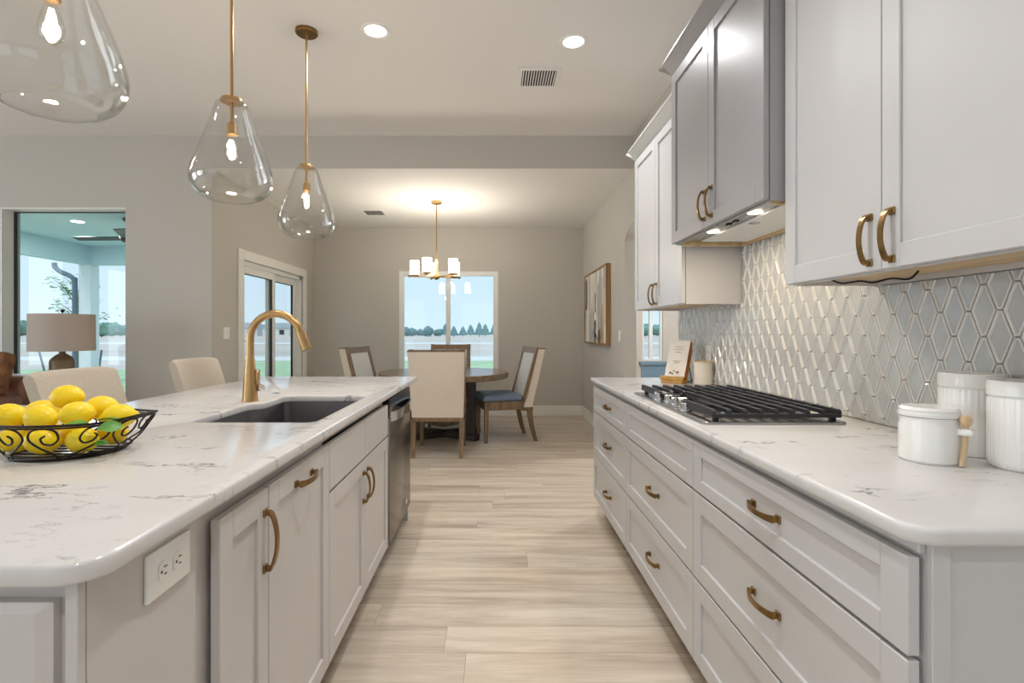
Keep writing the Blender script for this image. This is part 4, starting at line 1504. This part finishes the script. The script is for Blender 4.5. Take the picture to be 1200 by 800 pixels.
def vent(x0, x1, y0, y1, z, label, along, n):
    t = thing('ceiling_vent', ((x0 + x1) / 2, (y0 + y1) / 2, z), label, 'vent')
    f_ = 0.034
    m = MB()
    m.box((x0, y0, z - 0.007), (x1, y0 + f_, z), 0.002); m.box((x0, y1 - f_, z - 0.007), (x1, y1, z), 0.002)
    m.box((x0, y0 + f_, z - 0.007), (x0 + f_, y1 - f_, z), 0.002); m.box((x1 - f_, y0 + f_, z - 0.007), (x1, y1 - f_, z), 0.002)
    m.build('frame', M['ceiling'], t)
    m = MB(); m.box((x0 + f_, y0 + f_, z - 0.0012), (x1 - f_, y1 - f_, z - 0.0002)); m.build('dark_duct', M['black_plastic'], t, smooth=0)
    m = MB()
    for k in range(n):
        s = (k + 0.5) / n
        if along == 'y':
            c = Vector((x0 + f_ + (x1 - x0 - 2 * f_) * s, (y0 + y1) / 2, z - 0.0055))
            m.obox((0.008, y1 - y0 - 2 * f_, 0.0015), Matrix.Translation(c) @ Matrix.Rotation(math.radians(40), 4, 'Y'))
        else:
            c = Vector(((x0 + x1) / 2, y0 + f_ + (y1 - y0 - 2 * f_) * s, z - 0.0055))
            m.obox((x1 - x0 - 2 * f_, 0.008, 0.0015), Matrix.Translation(c) @ Matrix.Rotation(math.radians(40), 4, 'X'))
    m.build('louvers', M['ceiling'], t, smooth=0)


vent(0.165, 0.475, 3.60, 3.90, CZ, 'square slatted vent in the kitchen ceiling', 'y', 13)
vent(-1.68, -1.38, 6.48, 6.80, DZ, 'pale vent in the dining room ceiling', 'y', 8)

# ---------------------------------------------------------------- chandelier
hx, hy = -0.672, 6.07
t = thing('chandelier', (hx, hy, DZ), 'brass chandelier with five glowing cylinder shades over the dining table', 'chandelier')
m = MB(); m.lathe([(0.062, 0.0), (0.062, -0.022), (0.054, -0.028), (0.01, -0.03)], (hx, hy, DZ), 32, cap0=True, cap1=True); m.build('canopy', M['brass'], t)
HZ = 1.865
m = MB(); m.tube([(hx, hy, DZ - 0.0301), (hx, hy, HZ + 0.03)], 0.007, 10); m.build('rod', M['brass'], t)
m = MB(); m.lathe([(0.008, 0.20), (0.016, 0.195), (0.016, 0.03), (0.035, 0.025), (0.04, 0.0), (0.035, -0.02), (0.012, -0.035), (0.002, -0.037)], (hx, hy, HZ), 24); m.build('hub', M['brass'], t)
for k in range(5):
    a = math.radians(180 + 72 * k)
    ca, sa_ = math.cos(a), math.sin(a)
    R_ = 0.255
    Rm = Matrix.Rotation(a, 4, 'Z')
    m = MB()
    m.obox((R_ - 0.03, 0.014, 0.014), Matrix.Translation((hx, hy, HZ + 0.002)) @ Rm @ Matrix.Translation((0.03 + (R_ - 0.03) / 2, 0, 0)), 0.002)
    m.obox((0.022, 0.014, 0.03), Matrix.Translation((hx, hy, HZ + 0.008)) @ Rm @ Matrix.Translation((R_ + 0.062, 0, 0)), 0.002)
    m.obox((0.07, 0.014, 0.010), Matrix.Translation((hx, hy, HZ + 0.002)) @ Rm @ Matrix.Translation((R_ + 0.03, 0, 0)), 0.002)
    m.lathe([(0.02, 0.009), (0.056, 0.011), (0.058, 0.016), (0.058, 0.022)], (hx + R_ * ca, hy + R_ * sa_, HZ), 28, cap0=True, cap1=True)
    ar = m.build('arm', M['brass'], t)
    m = MB(); m.lathe([(0.053, 0.0225), (0.053, 0.185), (0.049, 0.185), (0.049, 0.0225)], (hx + R_ * ca, hy + R_ * sa_, HZ), 32, loop=True); m.build('shade', M['shade_glow'], ar, smooth=60)
    add_light('chandelier_glow', 'POINT', (hx + R_ * ca, hy + R_ * sa_, HZ + 0.19), 6.5, (1.0, 0.91, 0.78), 0.035)

# ---------------------------------------------------------------- dining table and chairs
tx, ty = -0.585, 6.10
t = thing('dining_table', (tx, ty, 0), 'round brown wooden dining table on a post pedestal', 'table')
m = MB(); m.lathe([(0.70, 0.69), (0.745, 0.694), (0.755, 0.70), (0.758, 0.75), (0.750, 0.758), (0.0, 0.760)], (tx, ty, 0), 72, cap0=True); m.build('tabletop', M['oak_x'], t, smooth=40)
for (sx, sy) in ((1, 1), (1, -1), (-1, 1), (-1, -1)):
    m = MB(); m.box((tx + sx * 0.31 - 0.055, ty + sy * 0.20 - 0.055, 0.075), (tx + sx * 0.31 + 0.055, ty + sy * 0.20 + 0.055, 0.689), 0.004); m.build('post', M['dark_wood'], t)
m = MB()
for s in (-1, 1):
    m.obox((0.95, 0.10, 0.072), Matrix.Translation((tx, ty, 0.037)) @ Matrix.Rotation(s * math.atan2(0.20, 0.31), 4, 'Z'), 0.008)
m.build('cross_base', M['dark_wood'], t)
m = MB()
for s in (-1, 1):
    m.tube(smoothpath([(tx - 0.255, ty + s * 0.2, 0.24), (tx, ty + s * 0.14, 0.17), (tx + 0.255, ty + s * 0.2, 0.24)], 6), 0.035, 10)
m.build('stretcher', M['oak_x'], t)


def make_chair(label):
    """faces +Y, origin on the floor under the seat"""
    t = thing('dining_chair', (0, 0, 0), label, 'chair', 'cream upholstered chairs around the dining table')
    W = 0.272
    m = MB(); m.box((-0.25, -0.20, 0.36), (0.25, 0.235, 0.455), 0.006); m.build('apron', M['oak'], t)
    m = MB()
    rings = []
    for k in range(7):
        z = [0.456, 0.462, 0.480, 0.505, 0.522, 0.530, 0.532][k]
        i_ = [0.02, 0.004, 0.0, 0.002, 0.014, 0.035, 0.07][k]
        rings.append([Vector((x, y, z)) for x, y in rounded_rect(-0.26 + i_, 0.26 - i_, -0.20 + i_, 0.25 - i_, 0.03, (1, 1, 1, 1))])
    m.loft(rings); m.build('seat', M['blue_seat'], t, smooth=60)
    lean = 0.26
    zb, zt = 0.385, 1.03
    def yb(z, d):   # d from 0 (inner face) to 1 (outer face)
        return -0.205 - (z - zb) * lean - d * (0.115 - 0.025 * (z - zb) / (zt - zb))
    m = MB()
    rings = []
    for k in range(6):
        z = zb + (zt - zb) * k / 5
        w = W - 0.02 * (1 - k / 5)
        rings.append([Vector((-w, yb(z, 0.08), z)), Vector((w, yb(z, 0.08), z)), Vector((w, yb(z, 0.92), z)), Vector((w - 0.015, yb(z, 1.0), z)), Vector((-w + 0.015, yb(z, 1.0), z)), Vector((-w, yb(z, 0.92), z))])
    m.loft(rings); bk_ = m.build('backrest', M['linen'], t, smooth=30)
    # wooden frame on the inner side, and a thin top cap
    def strip(x0, x1, z0, z1, d0, d1):
        w0 = [Vector((x0, yb(z0, d0), z0)), Vector((x1, yb(z0, d0), z0)), Vector((x1, yb(z0, d1), z0)), Vector((x0, yb(z0, d1), z0))]
        w1 = [Vector((x0, yb(z1, d0), z1)), Vector((x1, yb(z1, d0), z1)), Vector((x1, yb(z1, d1), z1)), Vector((x0, yb(z1, d1), z1))]
        m.loft([w0, w1])
    m = MB()
    strip(-W - 0.002, -W + 0.05, 0.46, zt + 0.022, -0.22, 0.07); strip(W - 0.05, W + 0.002, 0.46, zt + 0.022, -0.22, 0.07)
    strip(-W + 0.05, W - 0.05, zt - 0.045, zt + 0.018, -0.20, 0.07)
    strip(-W - 0.001, W + 0.001, zt + 0.0005, zt + 0.012, 0.08, 1.0)
    m.build('back_frame', M['oak'], t, smooth=30)
    m = MB(); strip(-W + 0.052, W - 0.052, 0.50, zt - 0.047, -0.10, 0.07); m.build('inner_back', M['pale_fabric'], t, smooth=30)
    m = MB(); m.box((-0.25, -0.322, 0.345), (0.25, -0.205, 0.384), 0.004); m.build('rear_rail', M['oak'], t)
    for s in (-1, 1):
        m = MB()
        m.loft([[Vector((s * 0.222 + a * 0.024, 0.205 + b * 0.024, 0.36)) for a, b in ((-1, -1), (1, -1), (1, 1), (-1, 1))], [Vector((s * 0.226 + a * 0.018, 0.21 + b * 0.018, 0.0)) for a, b in ((-1, -1), (1, -1), (1, 1), (-1, 1))]])
        m.build('leg', M['oak'], t, smooth=20)
        m = MB()
        rg = []
        for k in range(6):
            f_ = k / 5
            z = 0.36 * (1 - f_)
            y = -0.285 - 0.075 * f_ ** 1.6
            h = 0.026 - 0.007 * f_
            rg.append([Vector((s * (0.238 - 0.004 * f_) + a * h, y + b * h, z)) for a, b in ((-1, -1), (1, -1), (1, 1), (-1, 1))])
        m.loft(rg); m.build('leg', M['oak'], t, smooth=40)
    return t


ch = make_chair('cream dining chair with its back to the camera, in front of the table')
ch.location = (-0.553, 5.40, 0)
dup(ch, (0.065, 5.98, 0), math.radians(103), 'cream dining chair with slate blue seat at the right of the table')
dup(ch, (-1.235, 6.0, 0), math.radians(-103), 'cream dining chair at the left of the table, seat hidden by the island')
dup(ch, (-0.60, 6.86, 0), math.radians(180), 'dining chair behind the table in front of the back window')

# ---------------------------------------------------------------- painting on the right wall
t = thing('framed_painting', (WX, 6.46, 1.07), 'wide abstract painting in a deep honey wood frame on the right wall', 'painting')
m = MB()
y0, y1, z0, z1, d_ = 5.766, 7.16, 1.07, 1.986, 0.056
m.box((WX - d_, y0, z0), (WX - 0.001, y0 + 0.022, z1), 0.001); m.box((WX - d_, y1 - 0.022, z0), (WX - 0.001, y1, z1), 0.001)
m.box((WX - d_, y0 + 0.022, z1 - 0.022), (WX - 0.001, y1 - 0.022, z1), 0.001); m.box((WX - d_, y0 + 0.022, z0), (WX - 0.001, y1 - 0.022, z0 + 0.022), 0.001)
m.build('frame', M['frame_wood'], t)


def art_mat():
    m, nt, b = new_mat('abstract_canvas')
    N, L = nt.nodes, nt.links
    tc = N.new('ShaderNodeTexCoord')
    mp = N.new('ShaderNodeMapping'); mp.inputs['Scale'].default_value = (1, 5.0, 1.4)
    L.new(tc.outputs['Object'], mp.inputs['Vector'])
    v = N.new('ShaderNodeTexVoronoi'); v.distance = 'CHEBYCHEV'; v.inputs['Scale'].default_value = 1.6
    L.new(mp.outputs[0], v.inputs['Vector'])
    rp = N.new('ShaderNodeValToRGB'); rp.color_ramp.interpolation = 'CONSTANT'
    cols = [(0.0, S(222, 216, 208)), (0.3, S(178, 174, 170)), (0.48, S(206, 196, 182)), (0.62, S(232, 228, 222)), (0.78, S(186, 150, 108)), (0.86, S(64, 66, 70)), (0.93, S(206, 202, 198))]
    rp.color_ramp.elements[0].position, rp.color_ramp.elements[0].color = cols[0]
    rp.color_ramp.elements[1].position, rp.color_ramp.elements[1].color = cols[1]
    for p_, c_ in cols[2:]:
        e = rp.color_ramp.elements.new(p_); e.color = c_
    L.new(v.outputs['Color'], rp.inputs['Fac'])
    nz = N.new('ShaderNodeTexNoise'); nz.inputs['Scale'].default_value = 14
    L.new(tc.outputs['Object'], nz.inputs['Vector'])
    mx = N.new('ShaderNodeMix'); mx.data_type = 'RGBA'; mx.blend_type = 'SOFT_LIGHT'; mx.inputs['Factor'].default_value = 0.5
    L.new(rp.outputs['Color'], mx.inputs['A']); L.new(nz.outputs['Color'], mx.inputs['B'])
    L.new(mx.outputs['Result'], b.inputs['Base Color'])
    b.inputs['Roughness'].default_value = 0.6
    return m


m = MB(); m.box((WX - 0.045, y0 + 0.022, z0 + 0.022), (WX - 0.02, y1 - 0.022, z1 - 0.022)); cv = m.build('canvas', art_mat(), t, smooth=0)
m = MB()   # dark brush strokes
xx = WX - 0.0455
def stroke(pts_, w):
    q = smoothpath([Vector((xx, a, b)) for a, b in pts_], 6)
    for i in range(len(q) - 1):
        n_ = Vector((0, -(q[i + 1].z - q[i].z), q[i + 1].y - q[i].y)).normalized() * w
        m.face([q[i] - n_, q[i + 1] - n_, q[i + 1] + n_, q[i] + n_])
stroke([(6.42, 1.70), (6.44, 1.55), (6.41, 1.46)], 0.03)
stroke([(6.46, 1.36), (6.44, 1.26), (6.50, 1.16), (6.38, 1.13)], 0.06)
stroke([(6.42, 1.20), (6.25, 1.12), (6.12, 1.15), (6.06, 1.21)], 0.012)
stroke([(7.05, 1.92), (7.02, 1.7), (7.06, 1.52)], 0.06)
m.build('brush_strokes', M['black_plastic'], cv, smooth=0)

# ---------------------------------------------------------------- living room: lamp, tables, sofa
lx, ly = -3.566, 4.30
t = thing('end_table', (lx, ly, 0), 'small dark end table under the lamp by the living room window', 'table')
m = MB(); m.box((lx - 0.22, ly - 0.22, 0.58), (lx + 0.22, ly + 0.22, 0.61), 0.004); m.build('tabletop', M['dark_wood'], t)
for (sx, sy) in ((1, 1), (1, -1), (-1, 1), (-1, -1)):
    m = MB(); m.box((lx + sx * 0.19 - 0.018, ly + sy * 0.19 - 0.018, 0), (lx + sx * 0.19 + 0.018, ly + sy * 0.19 + 0.018, 0.58)); m.build('leg', M['dark_wood'], t)
t = thing('table_lamp', (lx, ly, 0.61), 'table lamp with a taupe drum shade and ribbed brown base by the window', 'lamp')
m = MB(); m.lathe([(0.06, 0.0), (0.085, 0.01), (0.09, 0.10), (0.088, 0.28), (0.086, 0.37), (0.075, 0.395), (0.045, 0.42), (0.022, 0.435), (0.022, 0.455)], (lx, ly, 0.61), 40, cap0=True, cap1=True); m.build('base', M['glaze'], t)
m = MB(); m.tube([(lx, ly, 1.066), (lx, ly, 1.385)], 0.005, 8); m.ell((lx, ly, 1.395), (0.014, 0.014, 0.012)); m.build('finial', M['black_metal'], t)
m = MB(); m.lathe([(0.222, 1.066 - 0.61), (0.220, 1.367 - 0.61), (0.216, 1.367 - 0.61), (0.218, 1.066 - 0.61)], (lx, ly, 0.61), 56, loop=True); sh = m.build('lamp_shade', M['lampshade'], t, smooth=60)
m = MB()
for k in range(3):
    a = k * 2 * PI / 3
    m.tube([(lx, ly, 1.36), (lx + 0.208 * math.cos(a), ly + 0.208 * math.sin(a), 1.36)], 0.003, 6)
m.build('shade_spider', M['black_metal'], sh)

t = thing('leather_sofa', (-4.75, 4.05, 0), 'brown leather sofa at the left edge behind the counter stool', 'sofa')
m = MB(); m.box((-5.7, 3.62, 0.10), (-4.02, 4.45, 0.42), 0.03, 2); m.build('base', M['leather'], t)
m = MB(); m.box((-5.7, 4.22, 0.42), (-3.83, 4.55, 0.86), 0.05, 3); m.build('backrest', M['leather'], t)
m = MB(); m.box((-4.02, 3.60, 0.10), (-3.80, 4.22, 0.72), 0.05, 3); m.build('arm', M['leather'], t)
m = MB(); m.box((-5.65, 3.6, 0.42), (-4.03, 4.21, 0.56), 0.04, 3); m.build('seat_cushion', M['leather'], t)
m = MB(); m.obox((0.42, 0.13, 0.34), Matrix.Translation((-4.02, 4.085, 0.905)) @ Matrix.Rotation(math.radians(-12), 4, 'X') @ Matrix.Rotation(math.radians(4), 4, 'Y'), 0.05, 3)
tag(m.build('throw_pillow', pmat('rust_pattern_fabric', S(126, 86, 56), 0.9, noise=0.45, nscale=18), None), 'rust patterned throw pillow on the arm of the brown leather sofa', 'pillow')
t = thing('console_table', (-3.75, 3.4, 0), 'pale-topped console table with a black frame before the leather sofa', 'table')
m = MB(); m.box((-4.6, 3.25, 0.700), (-3.10, 3.55, 0.722), 0.003); m.build('tabletop', M['ceramic'], t)
m = MB(); m.box((-4.57, 3.27, 0.65), (-3.13, 3.53, 0.699)); m.build('frame', M['black_metal'], t, smooth=0)
for (a, b) in ((-4.55, 3.29), (-3.15, 3.29), (-4.55, 3.51), (-3.15, 3.51)):
    m = MB(); m.box((a - 0.018, b - 0.018, 0), (a + 0.018, b + 0.018, 0.65)); m.build('leg', M['black_metal'], t, smooth=0)

# ---------------------------------------------------------------- patio and land outside
mb = MB(); mb.box((-7.62, YH + 0.2, -0.10), (LX - 0.15, 9.7, -0.03)); struct('floor_patio', mb, M['concrete'], smooth=0)
mb = MB(); mb.box((-7.6, YH + 0.2, 2.79), (LX - 0.15, 9.65, 2.9)); struct('ceiling_patio', mb, M['patio_tint'], smooth=0)
mb = MB(); mb.box((-7.55, YH + 0.2, 2.45), (-7.38, 9.65, 2.79)); mb.box((-7.38, 9.5, 2.45), (LX - 0.15, 9.65, 2.79)); struct('beam_patio', mb, M['patio_tint'], smooth=0)
mb = MB(); mb.box((-7.56, 9.47, -0.1), (-7.34, 9.68, 2.45), 0.004); struct('column_patio', mb, M['patio_post'])
m = MB(); m.tube(smoothpath([(-7.98, 9.45, 2.48), (-7.97, 9.45, 2.40), (-7.88, 9.45, 2.32), (-7.70, 9.45, 2.24), (-7.62, 9.45, 2.16), (-7.61, 9.45, 2.0), (-7.61, 9.45, -0.1)], 5), 0.042, 8)
tag(m.build('downspout', M['spout'], None), 'slate blue downspout running down the patio corner column', 'downspout')
downl = thing('patio_light', (-5.92, 7.4, 2.79), 'small lit downlight in the patio ceiling', 'downlight')
m = MB(); m.lathe([(0.0, -0.004), (0.07, -0.004), (0.08, 0.0)], (-5.92, 7.4, 2.79), 24); m.build('lens', M['can_glow'], downl)
add_light('patio_lamp', 'AREA', (-5.92, 7.4, 2.77), 55.0, (0.95, 0.98, 1.0), 0.12)
t = thing('ceiling_fan', (-5.06, 7.2, 2.79), 'black ceiling fan under the patio roof seen through the living room window', 'fan')
m = MB(); m.lathe([(0.07, 0), (0.06, -0.04), (0.014, -0.05), (0.014, -0.20), (0.05, -0.21), (0.10, -0.24), (0.105, -0.30), (0.06, -0.33), (0.0, -0.335)], (-5.06, 7.2, 2.79), 28); m.build('motor', M['black_metal'], t)
for k in range(3):
    a = math.radians(178 + 120 * k)
    m = MB(); m.obox((0.66, 0.13, 0.012), Matrix.Translation((-5.06, 7.2, 2.515)) @ Matrix.Rotation(a, 4, 'Z') @ Matrix.Translation((0.42, 0, 0)) @ Matrix.Rotation(math.radians(10), 4, 'X'), 0.003); m.build('blade', M['black_metal'], t)

mb = MB(); mb.box((-420, YH + 0.25, -0.6), (300, 460, -0.16)); struct('ground_field', mb, M['field'], smooth=0)
mb = MB(); mb.box((-40, 9.7, -0.158), (-12, 18.5, -0.11)); mb.box((-12, 9.7, -0.158), (30, 24.0, -0.11)); mb.box((LX - 0.15, YB + 0.16, -0.158), (30, 9.7, -0.11)); mb.box((-40, YH + 0.3, -0.158), (-7.63, 9.7, -0.11)); struct('lawn', mb, M['lawn'], smooth=0)
mb = MB(); mb.box((-160, 25.0, -0.157), (80, 29.0, -0.14)); mb.box((-200, 60, -0.157), (120, 68, -0.13)); struct('road', mb, M['road'], smooth=0)


def lump(m, c, r, h, cone, seed, n=14, v=9):
    def fn(d):
        s = 1.0 + 0.35 * mnoise.noise(d * 2.2 + Vector((seed, seed * 0.7, 0))) + 0.15 * mnoise.noise(d * 5 + Vector((seed, 1, 3)))
        return s
    if cone:
        rings = []
        for i in range(8):
            f_ = i / 7
            rr = r * (1 - f_) ** 0.8 * (1 + 0.25 * (i % 2)) + 0.02
            rings.append([Vector((c[0] + rr * math.cos(2 * PI * k / n) * (1 + 0.25 * mnoise.noise(Vector((k, i, seed)))), c[1] + rr * math.sin(2 * PI * k / n), c[2] + h * f_)) for k in range(n)])
        m.loft(rings)
    else:
        m.ell((c[0], c[1], c[2] + h / 2), (r, r, h / 2), u=n, v=v, fn=fn)


def far_tree(x, y, h, r, cone, seed, name, label, cat, group, mat):
    t = thing(name, (x, y, -0.16), label, cat, group)
    m = MB(); lump(m, (x, y, -0.16 + h * 0.12), r, h * 0.88, cone, seed)
    if not cone:
        for k in range(4):
            lump(m, (x + random.uniform(-0.7, 0.7) * r, y + random.uniform(-0.3, 0.3) * r, -0.16 + h * 0.1), r * random.uniform(0.5, 0.7), h * random.uniform(0.5, 0.9), False, seed + k + 5)
    m.build('crown', mat, t, smooth=60)
    m = MB(); m.cyl((x, y, -0.16), (x, y, -0.16 + h * 0.3), r * 0.08, 6); m.build('trunk', M['bark'], t)


random.seed(11)
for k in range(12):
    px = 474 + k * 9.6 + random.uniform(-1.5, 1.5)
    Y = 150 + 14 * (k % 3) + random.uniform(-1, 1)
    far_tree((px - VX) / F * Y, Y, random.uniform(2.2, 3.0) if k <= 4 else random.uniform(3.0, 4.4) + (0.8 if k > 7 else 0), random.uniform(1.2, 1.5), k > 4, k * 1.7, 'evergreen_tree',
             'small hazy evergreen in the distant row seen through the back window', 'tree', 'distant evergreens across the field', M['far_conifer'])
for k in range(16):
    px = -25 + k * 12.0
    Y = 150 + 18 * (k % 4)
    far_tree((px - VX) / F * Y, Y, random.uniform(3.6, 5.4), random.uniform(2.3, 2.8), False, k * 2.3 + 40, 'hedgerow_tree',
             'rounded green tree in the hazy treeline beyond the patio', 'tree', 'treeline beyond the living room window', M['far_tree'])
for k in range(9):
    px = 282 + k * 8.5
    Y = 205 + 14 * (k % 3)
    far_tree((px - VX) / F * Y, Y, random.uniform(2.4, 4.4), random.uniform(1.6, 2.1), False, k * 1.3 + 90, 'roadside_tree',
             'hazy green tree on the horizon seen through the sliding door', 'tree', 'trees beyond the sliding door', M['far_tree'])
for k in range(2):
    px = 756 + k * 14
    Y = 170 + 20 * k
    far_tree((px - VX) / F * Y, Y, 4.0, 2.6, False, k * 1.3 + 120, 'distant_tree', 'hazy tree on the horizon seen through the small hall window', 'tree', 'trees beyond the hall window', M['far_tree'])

def house(px, Y, w, h, label):
    x = (px - VX) / F * Y
    t = thing('house', (x, Y, -0.16), label, 'house')
    m = MB(); m.box((x - w / 2, Y - 4, -0.16), (x + w / 2, Y + 4, h * 0.6)); m.build('walls', M['house_wall'], t, smooth=0)
    m = MB()
    z0_, z1_ = h * 0.6, h
    m.loft([[Vector((x - w / 2 - 0.4, Y - 4.4, z0_)), Vector((x - w / 2 - 0.4, Y + 4.4, z0_)), Vector((x - w / 2 + 1.2, Y, z1_))],
            [Vector((x + w / 2 + 0.4, Y - 4.4, z0_)), Vector((x + w / 2 + 0.4, Y + 4.4, z0_)), Vector((x + w / 2 - 1.2, Y, z1_))]])
    m.build('roof', M['house_roof'], t, smooth=0)
    for k in (-1, 1):
        m = MB(); m.box((x + k * w * 0.22 - 0.8, Y - 4.06, 0.4), (x + k * w * 0.22 + 0.8, Y - 4.0, 2.0)); m.build('window', M['black_frame'], t, smooth=0)

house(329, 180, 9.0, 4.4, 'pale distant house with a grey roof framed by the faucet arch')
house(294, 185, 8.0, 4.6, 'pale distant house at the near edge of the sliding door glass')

t = thing('young_tree', (-10.42, 13.0, -0.11), 'slender young tree with sparse leaves beyond the patio column', 'tree')
br = MB(); lv = MB()
random.seed(5)
br.tube([(-10.42, 13, -0.11), (-10.40, 13, 1.0), (-10.37, 13, 1.9), (-10.34, 13, 2.7)], [0.05, 0.04, 0.028, 0.008], 6)
for k in range(26):
    z = random.uniform(0.9, 2.3)
    a = random.uniform(0, 2 * PI)
    L_ = random.uniform(0.5, 1.0)
    d = Vector((math.cos(a), math.sin(a), random.uniform(0.5, 1.3))).normalized()
    s = Vector((-10.39, 13, z))
    e = s + d * L_
    br.tube([s, s.lerp(e, 0.5) + Vector((0, 0, 0.03)), e], [0.014, 0.009, 0.003], 5)
    for q in range(34):
        p = s.lerp(e, random.uniform(0.25, 1.08)) + Vector((random.gauss(0, 0.06), random.gauss(0, 0.06), random.gauss(0, 0.06)))
        R = Matrix.Rotation(random.uniform(0, 6.28), 3, 'Z') @ Matrix.Rotation(random.uniform(-1, 1), 3, 'X')
        sz = random.uniform(0.035, 0.06)
        lv.face([p + R @ Vector((-sz, 0, 0)), p + R @ Vector((0, -sz * 0.5, 0)), p + R @ Vector((sz, 0, 0)), p + R @ Vector((0, sz * 0.5, 0))])
br.build('branches', M['bark'], t)
lv.build('foliage', M['young_leaf'], t, smooth=0, recalc=False)
for (px, py0, px2, py1, Y, lab) in ((46, 412, 54, 442, 11.0, 'thin dark stake leaning in the yard left of the lamp'), (119, 410, 115, 440, 11.0, 'thin dark stake leaning in the yard right of the lamp')):
    a, b = P(px, py0, Y), P(px2, py1, Y)
    g = b + (b - a) * ((b.z + 0.11) / (a.z - b.z))
    m = MB(); m.cyl(a, g, 0.02, 6)
    tag(m.build('yard_stake', M['spout'], None), lab, 'stake')
